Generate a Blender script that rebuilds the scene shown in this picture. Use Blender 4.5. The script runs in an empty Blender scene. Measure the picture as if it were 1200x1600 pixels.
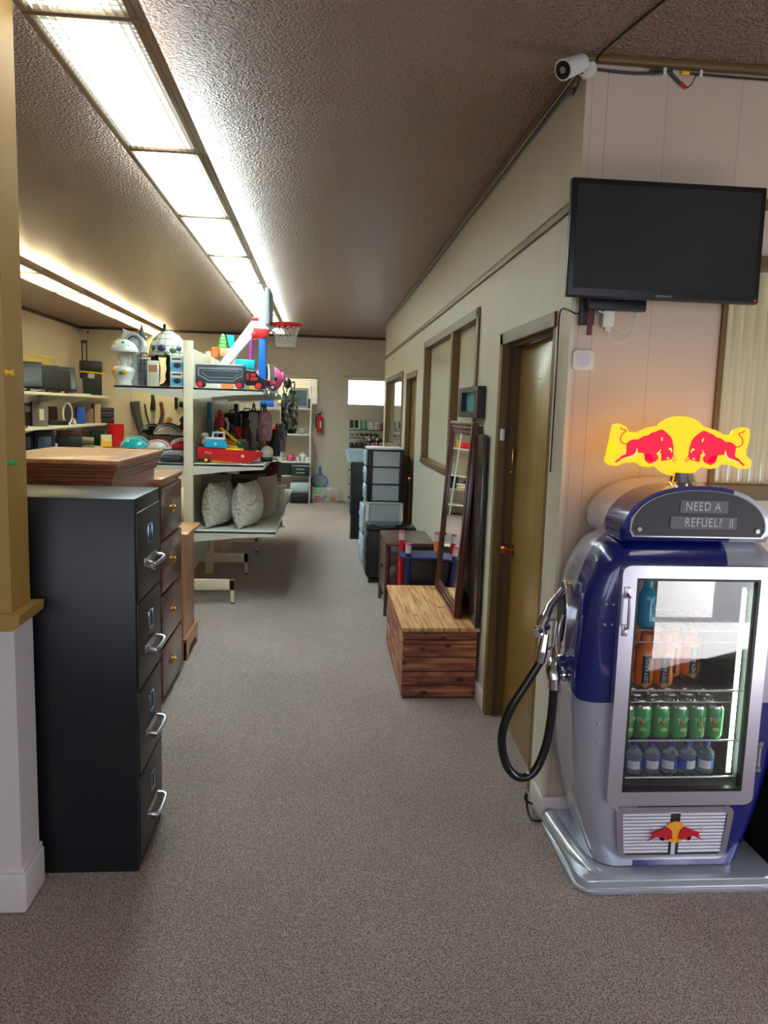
import bpy, bmesh, math, random
from mathutils import Vector, Matrix
random.seed(7)
sc = bpy.context.scene
COL = sc.collection
PI = math.pi

# ---------------------------------------------------------------- camera, world, lights, exposure
H = 1.62
PIT, YAW, ROL = .130055, .08305, .030387
fw = Vector((math.sin(YAW)*math.cos(PIT), math.cos(YAW)*math.cos(PIT), -math.sin(PIT)))
rt = Vector((math.cos(YAW), -math.sin(YAW), 0)); up = rt.cross(fw)
r2 = math.cos(ROL)*rt + math.sin(ROL)*up; u2 = -math.sin(ROL)*rt + math.cos(ROL)*up
cd = bpy.data.cameras.new('camera'); cam = bpy.data.objects.new('camera', cd); COL.objects.link(cam)
cd.sensor_fit = 'VERTICAL'; cd.sensor_height = 36; cd.lens = 27; cd.clip_start = .05; cd.clip_end = 200
cam.matrix_world = Matrix(((r2.x, u2.x, -fw.x, 0), (r2.y, u2.y, -fw.y, 0), (r2.z, u2.z, -fw.z, H), (0, 0, 0, 1)))
sc.camera = cam
sc.view_settings.view_transform = 'Standard'; sc.view_settings.look = 'None'
sc.view_settings.gamma = 1; sc.view_settings.use_curve_mapping = False
EXPOSURE = 0.3
sc.view_settings.exposure = EXPOSURE
SKY = 2.8            # daylight outside the windows
PANEL = 15.0         # fluorescent diffusers
w = bpy.data.worlds.new('world'); sc.world = w; w.use_nodes = True
w.node_tree.nodes['Background'].inputs[0].default_value = (.80, .88, 1, 1)
w.node_tree.nodes['Background'].inputs[1].default_value = SKY

sd = bpy.data.lights.new('sun', 'SUN'); sd.energy = 34; sd.angle = .01; sd.color = (1, .97, .93)  # sun added to light the unseen counter through the side opening
sun = bpy.data.objects.new('sun', sd); COL.objects.link(sun); sun.location = (8, 8, 6)
sun.rotation_euler = Vector((-1, -1, -.25)).to_track_quat('-Z', 'Y').to_euler()

# ---------------------------------------------------------------- helpers
def lin(c):
    return tuple(((v/255)/12.92 if v/255 <= .04045 else ((v/255+.055)/1.055)**2.4) for v in c) + (1,)
MATS = {}
def mat(name, c=(128, 128, 128), r=.5, metal=0, bump=0, bscale=60, var=0, vscale=8, trans=0, emit=0, ecol=None, coat=0, spec=.5, alpha=1, stretch=None, ior=1.45, sheen=0):
    if name in MATS: return MATS[name]
    m = bpy.data.materials.new(name); m.use_nodes = True; MATS[name] = m
    nt = m.node_tree; b = nt.nodes['Principled BSDF']
    b.inputs['Base Color'].default_value = lin(c); b.inputs['Roughness'].default_value = r
    b.inputs['Metallic'].default_value = metal; b.inputs['Transmission Weight'].default_value = trans
    b.inputs['Coat Weight'].default_value = coat; b.inputs['Coat Roughness'].default_value = .08
    b.inputs['Specular IOR Level'].default_value = spec; b.inputs['Alpha'].default_value = alpha
    b.inputs['IOR'].default_value = ior; b.inputs['Sheen Weight'].default_value = sheen
    if emit:
        b.inputs['Emission Color'].default_value = lin(ecol or c); b.inputs['Emission Strength'].default_value = emit
    tc = nt.nodes.new('ShaderNodeTexCoord'); mp = nt.nodes.new('ShaderNodeMapping')
    if stretch: mp.inputs['Scale'].default_value = stretch
    nt.links.new(tc.outputs['Object'], mp.inputs[0])
    m['mp'] = mp.name
    n = nt.nodes.new('ShaderNodeTexNoise'); n.inputs['Scale'].default_value = vscale; n.inputs['Detail'].default_value = 4
    nt.links.new(mp.outputs[0], n.inputs[0])
    k = var if var else .04
    hi = nt.nodes.new('ShaderNodeMix'); hi.data_type = 'RGBA'
    c0 = lin(c)
    hi.inputs[6].default_value = tuple(v*(1-k) for v in c0[:3]) + (1,)
    hi.inputs[7].default_value = tuple(min(1, v*(1+k)) for v in c0[:3]) + (1,)
    nt.links.new(n.outputs[0], hi.inputs[0]); nt.links.new(hi.outputs[2], b.inputs['Base Color'])
    if bump:
        n2 = nt.nodes.new('ShaderNodeTexNoise'); n2.inputs['Scale'].default_value = bscale; n2.inputs['Detail'].default_value = 3
        nt.links.new(mp.outputs[0], n2.inputs[0])
        bp = nt.nodes.new('ShaderNodeBump'); bp.inputs['Strength'].default_value = min(1, bump); bp.inputs['Distance'].default_value = .01*max(1, bump)
        nt.links.new(n2.outputs[0], bp.inputs['Height']); nt.links.new(bp.outputs[0], b.inputs['Normal'])
    return m
def wood(name, c1, c2, r=.4, scale=(1, 1, 1), planks=None, coat=0, ring=6):
    """grain running along the axis with the small scale"""
    if name in MATS: return MATS[name]
    m = bpy.data.materials.new(name); m.use_nodes = True; MATS[name] = m
    nt = m.node_tree; N = nt.nodes; L = nt.links; b = N['Principled BSDF']
    b.inputs['Roughness'].default_value = r; b.inputs['Coat Weight'].default_value = coat; b.inputs['Coat Roughness'].default_value = .15
    tc = N.new('ShaderNodeTexCoord'); mp = N.new('ShaderNodeMapping'); mp.inputs['Scale'].default_value = scale
    L.new(tc.outputs['Object'], mp.inputs[0])
    n = N.new('ShaderNodeTexNoise'); n.inputs['Scale'].default_value = ring; n.inputs['Detail'].default_value = 8; n.inputs['Distortion'].default_value = .6
    L.new(mp.outputs[0], n.inputs[0])
    cr = N.new('ShaderNodeValToRGB'); cr.color_ramp.elements[0].position = .32; cr.color_ramp.elements[1].position = .68
    cr.color_ramp.elements[0].color = lin(c1); cr.color_ramp.elements[1].color = lin(c2)
    L.new(n.outputs[0], cr.inputs[0]); L.new(cr.outputs[0], b.inputs['Base Color'])
    return m

class M:
    def __init__(s): s.bm = bmesh.new(); s.mi = 0
    def _add(s, b, mtx=None):
        if mtx is not None: bmesh.ops.transform(b, matrix=mtx, verts=b.verts)
        vm = {}
        for v in b.verts: vm[v] = s.bm.verts.new(v.co)
        for f in b.faces:
            try: nf = s.bm.faces.new([vm[v] for v in f.verts]); nf.material_index = s.mi
            except ValueError: pass
        b.free(); return s
    def box(s, x0, x1, y0, y1, z0, z1, bev=0, seg=2, mtx=None):
        b = bmesh.new(); bmesh.ops.create_cube(b, size=1)
        bmesh.ops.transform(b, matrix=Matrix.Translation(((x0+x1)/2, (y0+y1)/2, (z0+z1)/2)) @ Matrix.Diagonal((x1-x0, y1-y0, z1-z0, 1)), verts=b.verts)
        if bev: bmesh.ops.bevel(b, geom=b.edges[:], offset=bev, segments=seg, affect='EDGES', profile=.5)
        return s._add(b, mtx)
    def cyl(s, p0, p1, r0, r1=None, n=16, caps=True):
        p0 = Vector(p0); p1 = Vector(p1); d = p1-p0; r1 = r0 if r1 is None else r1
        b = bmesh.new(); bmesh.ops.create_cone(b, cap_ends=caps, segments=n, radius1=max(r0, 1e-5), radius2=max(r1, 1e-5), depth=d.length)
        q = d.to_track_quat('Z', 'Y').to_matrix().to_4x4()
        return s._add(b, Matrix.Translation((p0+p1)/2) @ q)
    def sph(s, c, r, n=16, rot=None):
        r = (r, r, r) if not hasattr(r, '__len__') else r
        b = bmesh.new(); bmesh.ops.create_uvsphere(b, u_segments=n, v_segments=max(6, n*2//3), radius=1)
        m = Matrix.Translation(c) @ (rot.to_4x4() if rot else Matrix.Identity(4)) @ Matrix.Diagonal((*r, 1))
        return s._add(b, m)
    def tube(s, pts, r, n=8, smooth=0, taper=None):
        pts = [Vector(p) for p in pts]
        if smooth:
            out = []
            P = [pts[0]]+pts+[pts[-1]]
            for i in range(1, len(P)-2):
                for k in range(smooth):
                    t = k/smooth; a, b_, c, d = P[i-1], P[i], P[i+1], P[i+2]
                    out.append(.5*((2*b_)+(c-a)*t+(2*a-5*b_+4*c-d)*t*t+(3*b_-a-3*c+d)*t**3))
            out.append(pts[-1]); pts = out
        rings = []; prev = None
        for i, p in enumerate(pts):
            t = (pts[min(i+1, len(pts)-1)]-pts[max(i-1, 0)])
            if t.length < 1e-9: t = Vector((0, 0, 1))
            t.normalize()
            if prev is None:
                a = t.orthogonal().normalized()
            else:
                a = prev-t*prev.dot(t)
                a = a.normalized() if a.length > 1e-6 else t.orthogonal().normalized()
            prev = a; c = t.cross(a)
            rr = r*(taper[0]+(taper[1]-taper[0])*i/(len(pts)-1)) if taper else r
            rings.append([s.bm.verts.new(p+rr*(math.cos(2*PI*k/n)*a+math.sin(2*PI*k/n)*c)) for k in range(n)])
        for i in range(len(rings)-1):
            for k in range(n):
                f = s.bm.faces.new((rings[i][k], rings[i][(k+1) % n], rings[i+1][(k+1) % n], rings[i+1][k])); f.material_index = s.mi
        for ring in (rings[0][::-1], rings[-1]):
            f = s.bm.faces.new(ring); f.material_index = s.mi
        return s
    def lathe(s, prof, c=(0, 0, 0), n=20, mtx=None, sx=1, sy=1):
        b = bmesh.new(); rings = []
        for (r, z) in prof:
            if r < 1e-5: rings.append([b.verts.new((0, 0, z))])
            else: rings.append([b.verts.new((r*sx*math.cos(2*PI*k/n), r*sy*math.sin(2*PI*k/n), z)) for k in range(n)])
        for A, B in zip(rings, rings[1:]):
            for k in range(n):
                k2 = (k+1) % n
                if len(A) == 1 and len(B) == 1: continue
                if len(A) == 1: b.faces.new((A[0], B[k2], B[k]))
                elif len(B) == 1: b.faces.new((A[k], A[k2], B[0]))
                else: b.faces.new((A[k], A[k2], B[k2], B[k]))
        m = Matrix.Translation(c) @ (mtx if mtx is not None else Matrix.Identity(4))
        return s._add(b, m)
    def prism(s, poly, a, b_, axis='y', bev=0, mtx=None):
        """extrude a 2-D outline from a to b_ along the axis (x: outline is y,z; y: x,z; z: x,y)"""
        b = bmesh.new()
        def P(u, v, t): return {'y': (u, t, v), 'x': (t, u, v), 'z': (u, v, t)}[axis]
        A = [b.verts.new(P(u, v, a)) for u, v in poly]; B = [b.verts.new(P(u, v, b_)) for u, v in poly]
        fa = b.faces.new(A); fb = b.faces.new(B[::-1]); n = len(A)
        for i in range(n): b.faces.new((A[i], B[i], B[(i+1) % n], A[(i+1) % n]))
        if bev:
            es = list(set(list(fa.edges)+list(fb.edges)))
            bmesh.ops.bevel(b, geom=es, offset=bev, segments=3, affect='EDGES', profile=.5)
        else:
            bmesh.ops.triangulate(b, faces=[f for f in b.faces if len(f.verts) > 6])
        bmesh.ops.recalc_face_normals(b, faces=b.faces)
        return s._add(b, mtx)
    def obj(s, name, m, parent=None, smooth=35, loc=None, label=None):
        me = bpy.data.meshes.new(name)
        bmesh.ops.recalc_face_normals(s.bm, faces=s.bm.faces)
        s.bm.to_mesh(me); s.bm.free()
        for x in (m if isinstance(m, (list, tuple)) else [m]): me.materials.append(x)
        if smooth:
            for p in me.polygons: p.use_smooth = True
            me.set_sharp_from_angle(angle=math.radians(smooth))
        o = bpy.data.objects.new(name, me); COL.objects.link(o)
        if parent: o.parent = parent
        if loc: o.location = loc
        if label: o['label'] = label
        return o
def tag(o, label, cat, group=None, kind=None):
    o['label'] = label; o['category'] = cat
    if group: o['group'] = group
    if kind: o['kind'] = kind
    return o
def T(name, label, cat, loc=(0, 0, 0), rz=0, group=None):
    o = bpy.data.objects.new(name, None); COL.objects.link(o); o.empty_display_size = .05
    o.location = loc; o.rotation_euler = (0, 0, rz)
    return tag(o, label, cat, group)
def struct(o): o['kind'] = 'structure'; return o
def dup(root, loc, rz=None, label=None):
    r = root.copy(); COL.objects.link(r); r.location = loc
    if rz is not None: r.rotation_euler = (0, 0, rz)
    if label: r['label'] = label
    for ch in list(root.children):
        c = ch.copy(); COL.objects.link(c); c.parent = r
        for g in list(ch.children):
            d = g.copy(); COL.objects.link(d); d.parent = c
    return r
def text(s, size, m, parent, loc, rot=(PI/2, 0, 0), name='lettering', ext=.0008, align='CENTER', sx=1):
    cu = bpy.data.curves.new(name, 'FONT'); cu.body = s; cu.size = size; cu.extrude = ext; cu.align_x = align; cu.align_y = 'CENTER'; cu.resolution_u = 3; cu.space_character = 1.12
    t = bpy.data.objects.new('tmp', cu); COL.objects.link(t)
    dg = bpy.context.evaluated_depsgraph_get(); me = bpy.data.meshes.new_from_object(t.evaluated_get(dg))
    bpy.data.objects.remove(t); me.materials.clear(); me.materials.append(m)
    o = bpy.data.objects.new(name, me); COL.objects.link(o); o.parent = parent; o.location = loc; o.rotation_euler = rot; o.scale = (sx, 1, 1)
    return o
def rrect(x0, x1, z0, z1, r, n=5):
    out = []
    for cx, cz, a0 in ((x1-r, z1-r, 0), (x0+r, z1-r, 90), (x0+r, z0+r, 180), (x1-r, z0+r, 270)):
        for k in range(n+1):
            a = math.radians(a0+90*k/n); out.append((cx+r*math.cos(a), cz+r*math.sin(a)))
    return out
ORD = ['first', 'second', 'third', 'fourth', 'fifth', 'sixth', 'seventh', 'eighth', 'ninth', 'tenth', 'eleventh', 'twelfth']
def ring_panel(m, outer, inner, y0, y1):
    """frame between two outlines with the same number of points"""
    n = len(outer); V = []
    for y in (y0, y1):
        V.append([m.bm.verts.new((x, y, z)) for x, z in outer]); V.append([m.bm.verts.new((x, y, z)) for x, z in inner])
    o0, i0, o1, i1 = V
    for k in range(n):
        j = (k+1) % n
        for q in ((o0[k], o0[j], i0[j], i0[k]), (o1[j], o1[k], i1[k], i1[j]), (o0[j], o0[k], o1[k], o1[j]), (i0[k], i0[j], i1[j], i1[k])):
            f = m.bm.faces.new(q); f.material_index = m.mi

# ---------------------------------------------------------------- shared materials
WHITE = mat('white_paint', (222, 220, 212), .4)
CREAM = mat('cream_metal', (214, 206, 184), .45)
BLACK = mat('black_plastic', (22, 22, 24), .4)
DARK = mat('dark_grey_plastic', (48, 48, 52), .45)
GREY = mat('mid_grey_plastic', (120, 122, 125), .45)
LGREY = mat('light_grey_plastic', (180, 184, 186), .4)
CHROME = mat('chrome', (225, 225, 230), .12, metal=1)
STEEL = mat('brushed_steel', (190, 190, 198), .32, metal=1)
BRASS = mat('brass', (214, 170, 90), .22, metal=1)
COPPER = mat('copper_knob', (190, 110, 70), .25, metal=1)
RED = mat('red_plastic', (205, 25, 32), .35)
BLUE = mat('blue_plastic', (20, 110, 215), .35)
TEAL = mat('teal_plastic', (20, 185, 195), .4)
YELLOW = mat('yellow_plastic', (240, 190, 30), .4)
GREEN = mat('green_plastic', (30, 140, 60), .4)
LIME = mat('lime_plastic', (95, 205, 85), .4)
ORANGE = mat('orange_plastic', (235, 120, 60), .4)
PEACH = mat('peach_plastic', (245, 165, 130), .45)
PINK = mat('pink_plush', (240, 110, 165), .8)
PURPLE = mat('purple_plastic', (165, 60, 165), .4)
BROWN = mat('brown_leather', (85, 52, 34), .5)
CLOTHBLK = mat('black_fabric', (26, 25, 28), .9, bump=.3, bscale=200)
NAVY = mat('navy_plastic', (28, 40, 95), .4)
# ---------------------------------------------------------------- surfaces of the room
ZC = 2.90; XR = .92; YT = 2.87; XL = -4.15; YB = 13.75; YF = -4.6; XE = 3.5
def surf_carpet():
    m = bpy.data.materials.new('carpet'); m.use_nodes = True; nt = m.node_tree; N = nt.nodes; L = nt.links; b = N['Principled BSDF']
    b.inputs['Roughness'].default_value = .95; b.inputs['Specular IOR Level'].default_value = .15; b.inputs['Sheen Weight'].default_value = .15
    tc = N.new('ShaderNodeTexCoord')
    v = N.new('ShaderNodeTexVoronoi'); v.inputs['Scale'].default_value = 210
    n = N.new('ShaderNodeTexNoise'); n.inputs['Scale'].default_value = 190; n.inputs['Detail'].default_value = 3
    n2 = N.new('ShaderNodeTexNoise'); n2.inputs['Scale'].default_value = 1.3; n2.inputs['Detail'].default_value = 3
    for q in (v, n, n2): L.new(tc.outputs['Object'], q.inputs['Vector'])
    cr = N.new('ShaderNodeValToRGB'); e = cr.color_ramp.elements
    e[0].position = .25; e[0].color = lin((74, 63, 61)); e[1].position = .75; e[1].color = lin((190, 173, 165))
    mid = e.new(.5); mid.color = lin((124, 109, 104))
    a = N.new('ShaderNodeMath'); a.operation = 'MULTIPLY_ADD'; a.inputs[1].default_value = .55
    L.new(v.outputs['Distance'], a.inputs[0]); s = N.new('ShaderNodeMath'); s.operation = 'MULTIPLY_ADD'; s.inputs[1].default_value = 1.25; s.inputs[2].default_value = -.28
    L.new(n.outputs[0], s.inputs[0]); L.new(s.outputs[0], a.inputs[2]); L.new(a.outputs[0], cr.inputs[0])
    mx = N.new('ShaderNodeMix'); mx.data_type = 'RGBA'; mx.blend_type = 'MULTIPLY'; mx.inputs[0].default_value = 1
    g = N.new('ShaderNodeValToRGB'); g.color_ramp.elements[0].position = .3; g.color_ramp.elements[1].position = .7
    g.color_ramp.elements[0].color = (.86, .86, .87, 1); g.color_ramp.elements[1].color = (1, 1, 1, 1)
    L.new(n2.outputs[0], g.inputs[0]); L.new(cr.outputs[0], mx.inputs[6]); L.new(g.outputs[0], mx.inputs[7]); L.new(mx.outputs[2], b.inputs['Base Color'])
    bp = N.new('ShaderNodeBump'); bp.inputs['Strength'].default_value = .8; bp.inputs['Distance'].default_value = .006
    L.new(a.outputs[0], bp.inputs['Height']); L.new(bp.outputs[0], b.inputs['Normal'])
    return m
def surf_ceiling():
    m = bpy.data.materials.new('textured_ceiling'); m.use_nodes = True; nt = m.node_tree; N = nt.nodes; L = nt.links; b = N['Principled BSDF']
    b.inputs['Base Color'].default_value = lin((174, 145, 124)); b.inputs['Roughness'].default_value = .28; b.inputs['Specular IOR Level'].default_value = .6
    tc = N.new('ShaderNodeTexCoord')
    n = N.new('ShaderNodeTexNoise'); n.inputs['Scale'].default_value = 62; n.inputs['Detail'].default_value = 4; n.inputs['Roughness'].default_value = .6
    v = N.new('ShaderNodeTexVoronoi'); v.inputs['Scale'].default_value = 85
    L.new(tc.outputs['Object'], n.inputs[0]); L.new(tc.outputs['Object'], v.inputs[0])
    a = N.new('ShaderNodeMath'); a.operation = 'MULTIPLY_ADD'; a.inputs[1].default_value = .5
    L.new(v.outputs['Distance'], a.inputs[0]); L.new(n.outputs[0], a.inputs[2])
    bp = N.new('ShaderNodeBump'); bp.inputs['Strength'].default_value = 1; bp.inputs['Distance'].default_value = .034
    L.new(a.outputs[0], bp.inputs['Height']); L.new(bp.outputs[0], b.inputs['Normal'])
    return m
def surf_panel(name, c, axis, spacing=.203, r=.38):
    """painted V-groove panelling: thin vertical grooves every board"""
    m = bpy.data.materials.new(name); m.use_nodes = True; nt = m.node_tree; N = nt.nodes; L = nt.links; b = N['Principled BSDF']
    b.inputs['Roughness'].default_value = r
    tc = N.new('ShaderNodeTexCoord'); sp = N.new('ShaderNodeSeparateXYZ'); L.new(tc.outputs['Object'], sp.inputs[0])
    def math_(op, x, y=None):
        q = N.new('ShaderNodeMath'); q.operation = op
        if isinstance(x, (int, float)): q.inputs[0].default_value = x
        else: L.new(x, q.inputs[0])
        if y is not None:
            if isinstance(y, (int, float)): q.inputs[1].default_value = y
            else: L.new(y, q.inputs[1])
        return q.outputs[0]
    co = sp.outputs[axis]
    def groove(s_, off, wid):
        fr = math_('FRACT', math_('ADD', math_('DIVIDE', co, s_), off))
        d = math_('ABSOLUTE', math_('SUBTRACT', fr, .5))
        return math_('LESS_THAN', d, wid/s_)
    g = math_('MAXIMUM', groove(spacing, .13, .0016), groove(spacing*3, .31, .0022))
    n = N.new('ShaderNodeTexNoise'); n.inputs['Scale'].default_value = 3; L.new(tc.outputs['Object'], n.inputs[0])
    c0 = lin(c)
    mx = N.new('ShaderNodeMix'); mx.data_type = 'RGBA'; mx.inputs[6].default_value = tuple(v*.95 for v in c0[:3])+(1,); mx.inputs[7].default_value = tuple(v*1.05 for v in c0[:3])+(1,)
    L.new(n.outputs[0], mx.inputs[0])
    m2 = N.new('ShaderNodeMix'); m2.data_type = 'RGBA'; m2.inputs[7].default_value = tuple(v*.76 for v in c0[:3])+(1,)
    L.new(g, m2.inputs[0]); L.new(mx.outputs[2], m2.inputs[6]); L.new(m2.outputs[2], b.inputs['Base Color'])
    bp = N.new('ShaderNodeBump'); bp.inputs['Strength'].default_value = .5; bp.inputs['Distance'].default_value = .003
    L.new(math_('SUBTRACT', 1.0, g), bp.inputs['Height']); L.new(bp.outputs[0], b.inputs['Normal'])
    return m
def surf_ribbed(name, c, axis, s_=.03):
    m = mat(name, c, .12, trans=.12); nt = m.node_tree; N = nt.nodes; L = nt.links; b = N['Principled BSDF']
    wv = N.new('ShaderNodeTexWave'); wv.wave_type = 'BANDS'; wv.bands_direction = 'XYZ'[axis]; wv.inputs['Scale'].default_value = 6.283/20/s_
    L.new(N[m['mp']].outputs[0], wv.inputs[0]); bp = N.new('ShaderNodeBump'); bp.inputs['Strength'].default_value = .7; bp.inputs['Distance'].default_value = .008
    L.new(wv.outputs[0], bp.inputs['Height']); L.new(bp.outputs[0], b.inputs['Normal'])
    return m
CARPET = surf_carpet(); CEIL = surf_ceiling()
WALL_Y = surf_panel('panelled_wall_corridor', (214, 208, 188), 1, .2)
WALL_X = surf_panel('panelled_wall_front', (206, 187, 168), 0, .28)  # same cream paint as the corridor; warm pinkish light put into the colour
WALL_B = mat('painted_wall', (216, 205, 186), .6, var=.05)
TRIM = mat('brown_trim', (112, 86, 48), .42)
TRIMD = mat('dark_brown_trim', (78, 60, 42), .5)
GOLD = mat('mustard_paint', (168, 134, 66), .42, var=.06)
DOORM = wood('brown_door', (138, 108, 50), (158, 126, 62), .3, (3, 3, .4), coat=.3)
RIBG = mat('ribbed_glass_corridor', (220, 218, 190), .06, trans=.12)
RIBX = mat('ribbed_glass_front', (214, 205, 168), .12, trans=.15)
GLASS = mat('clear_glass', (250, 252, 250), .0, trans=1, ior=1.6)

m = M(); m.box(XL-.1, XE, YF, YB+.1, -.1, 0); struct(m.obj('floor', CARPET, smooth=0))
m = M(); m.box(XL-.1, XE, YF, YB+.1, ZC, ZC+.1); struct(m.obj('ceiling', CEIL, smooth=0))
def wall_open(name, axis, at, th, a0, a1, openings, material, z1=ZC):
    """wall along an axis with rectangular openings (a,b,z0,z1)"""
    m = M()
    def bx(a, b, z0, z1_):
        if b-a < 1e-4 or z1_-z0 < 1e-4: return
        if axis == 'y': m.box(at, at+th, a, b, z0, z1_)
        else: m.box(a, b, at, at+th, z0, z1_)
    cur = a0
    for (a, b, z0, zt) in sorted(openings):
        bx(cur, a, 0, z1); bx(a, b, 0, z0); bx(a, b, zt, z1); cur = b
    bx(cur, a1, 0, z1)
    return struct(m.obj(name, material, smooth=0))
D1 = (3.06, 3.99, 0, 2.03); W1 = (4.60, 7.03, 1.18, 2.24); D2 = (7.62, 8.50, 0, 2.03); W2 = (8.92, 11.2, 1.14, 2.08)
wall_open('wall_right', 'y', XR, .13, YT, 11.65, [D1, W1, D2, W2], WALL_Y)
WT = (1.50, 3.3, 1.35, 2.22)
wall_open('wall_front_right', 'x', YT, .13, XR+.131, XE, [WT], WALL_X)
m = M(); m.box(XR, XR+.13, YT-.004, YT, 0, ZC); struct(m.obj('wall_front_corner', WALL_X, smooth=0))
m = M(); m.box(XR+.13, 2.6, 11.52, 11.65, 0, ZC); struct(m.obj('wall_alcove_front', WALL_B, smooth=0))
m = M(); m.box(2.6, 2.7, 11.52, YB, 0, ZC); struct(m.obj('wall_alcove_right', WALL_B, smooth=0))
BW = (-.80, -.08, 1.70, 2.20); BW2 = (.42, 1.30, 1.70, 2.18)
wall_open('wall_back', 'x', YB, .12, XL-.1, 2.7, [BW, BW2], WALL_B)
LW = (9.6, 12.3, 1.75, 2.30)
wall_open('wall_left', 'y', XL-.12, .12, YF, YB, [LW], WALL_B)
wall_open('wall_right_outer', 'y', XE, .1, YF, 11.6, [(.4, 2.2, .45, 1.35)], WALL_B)  # side opening added and sized so the sun strikes the counter front
wall_open('wall_front', 'x', YF-.1, .1, XL, XE, [(-3.8, -1.3, .7, 2.5), (-.9, 1.4, .2, 2.5), (1.7, 3.3, .7, 2.5)], WALL_B)
# wall stub beside the camera: gold above, ledge, white below
m = M(); m.box(-3.4, -.927, 2.35, 2.50, .98, ZC); struct(m.obj('wall_stub_upper', GOLD, smooth=0))
PINKW = mat('pinkish_white_paint', (214, 205, 205), .5)
m = M(); m.box(-3.4, -.922, 2.35, 2.50, 0, .93); struct(m.obj('wall_stub_lower', PINKW, smooth=0))
m = M(); m.prism([(-3.4, .93), (-.918, .93), (-.897, .95), (-.893, .98), (-3.4, .98)], 2.322, 2.528); struct(m.obj('trim_1', GOLD, smooth=0))
m = M(); m.box(-3.4, -.908, 2.336, 2.514, 0, .135, .012, 3); m.box(-3.4, -.913, 2.342, 2.508, .135, .150, .004); struct(m.obj('baseboard_stub', PINKW))
# horizontal trims, crown trims, baseboards
m = M(); m.box(XR-.012, XR, YT, 11.65, 2.385, 2.425, .003); struct(m.obj('trim_2', TRIM))
m = M(); m.box(XR-.012, XE, YT-.018, YT-.004, 2.405, 2.445, .003); struct(m.obj('trim_3', TRIM))
m = M(); m.box(XR-.03, XR, YT, 11.65, ZC-.03, ZC, .006); struct(m.obj('trim_4', TRIM))
m = M(); m.box(XR-.03, XE, YT-.035, YT-.004, ZC-.028, ZC, .008); struct(m.obj('trim_5', TRIM))
m = M(); m.box(XL, 2.6, YB-.03, YB, ZC-.04, ZC); struct(m.obj('trim_6', TRIMD))
m = M(); m.box(XL, XL+.03, 2.6, YB, ZC-.04, ZC); struct(m.obj('trim_7', TRIMD))
m = M(); m.box(XR-.015, XR, 3.995, 7.57, 0, .10, .004); m.box(XR-.015, XR, 8.56, 11.65, 0, .10, .004); m.box(XR-.015, XR, YT-.004, 3.0, 0, .10, .004); struct(m.obj('baseboard_right', PINKW))
m = M(); m.box(XR-.015, XE, YT-.02, YT-.004, 0, .10, .004); struct(m.obj('baseboard_front', PINKW))
m = M(); m.box(XL, 2.6, YB-.015, YB, 0, .09); struct(m.obj('baseboard_back', WALL_B))
m = M(); m.box(XR-.008, XR+.008, YT-.012, YT, 0, 2.4); struct(m.obj('trim_8', WHITE if 0 else WALL_Y))

# doors in the corridor wall
def door(nm, y0, y1, zt, ajar, knob_y):
    fr = M()
    fr.box(XR+.003, XR+.14, y0, y0+.055, 0, zt, .002); fr.box(XR-.012, XR+.14, y1-.055, y1+.005, 0, zt, .002)
    fr.box(XR-.012, XR+.14, y0-.005, y1+.005, zt-.055, zt+.005, .002)
    d = struct(fr.obj(nm, TRIM, smooth=0))
    st = M()
    for a, b in ((y0+.055, y0+.07), (y1-.07, y1-.055)): st.box(XR+.028, XR+.044, a, b, 0, zt-.055)
    st.box(XR+.028, XR+.044, y0+.055, y1-.055, zt-.07, zt-.055); st.obj('door_stop', TRIMD, d, smooth=0)
    # leaf hinged at the near edge, ajar into the room behind
    lf = M(); wd = (y1-y0)-.13
    lf.box(0, .038, 0, wd, .012, zt-.065, .002)
    leaf = lf.obj('door_leaf', DOORM, d); leaf.location = (XR+.046, y0+.062, 0); leaf.rotation_euler = (0, 0, -ajar)
    for sx in (-1, 1):
        k = M(); x0 = -.0 if sx < 0 else .038
        k.lathe([(0, 0), (.026, 0), (.026, .006), (.009, .01), (.009, .03), (.024, .042), (.027, .055), (.02, .068), (0, .072)], (x0, knob_y-(y0+.062), .93), 16, Matrix.Rotation(sx*PI/2, 4, 'Y'))
        k.obj('door_knob', COPPER, leaf)
    return d, leaf
d1, leaf1 = door('door_1', D1[0], D1[1], D1[3], .045, D1[1]-.14)
t = M(); t.box(XR-.004, XR+.01, 3.88, 3.93, 1.49, 1.55, .003); t.obj('door_sensor', WHITE, d1)
t = M(); t.box(XR+.06, XR+.07, 3.905, 3.92, 1.36, 1.45, .002); t.sph((XR+.062, 3.912, 1.33), .006, 8); t.obj('door_latch', BRASS, d1)
t = M(); t.box(-.004, 0, .34, .40, 1.785, 1.79); t.obj('door_scratch_mark', mat('pale_mark', (190, 175, 140), .6), leaf1)
d2, leaf2 = door('door_2', D2[0], D2[1], D2[3], .0, D2[0]+.3)

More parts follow.
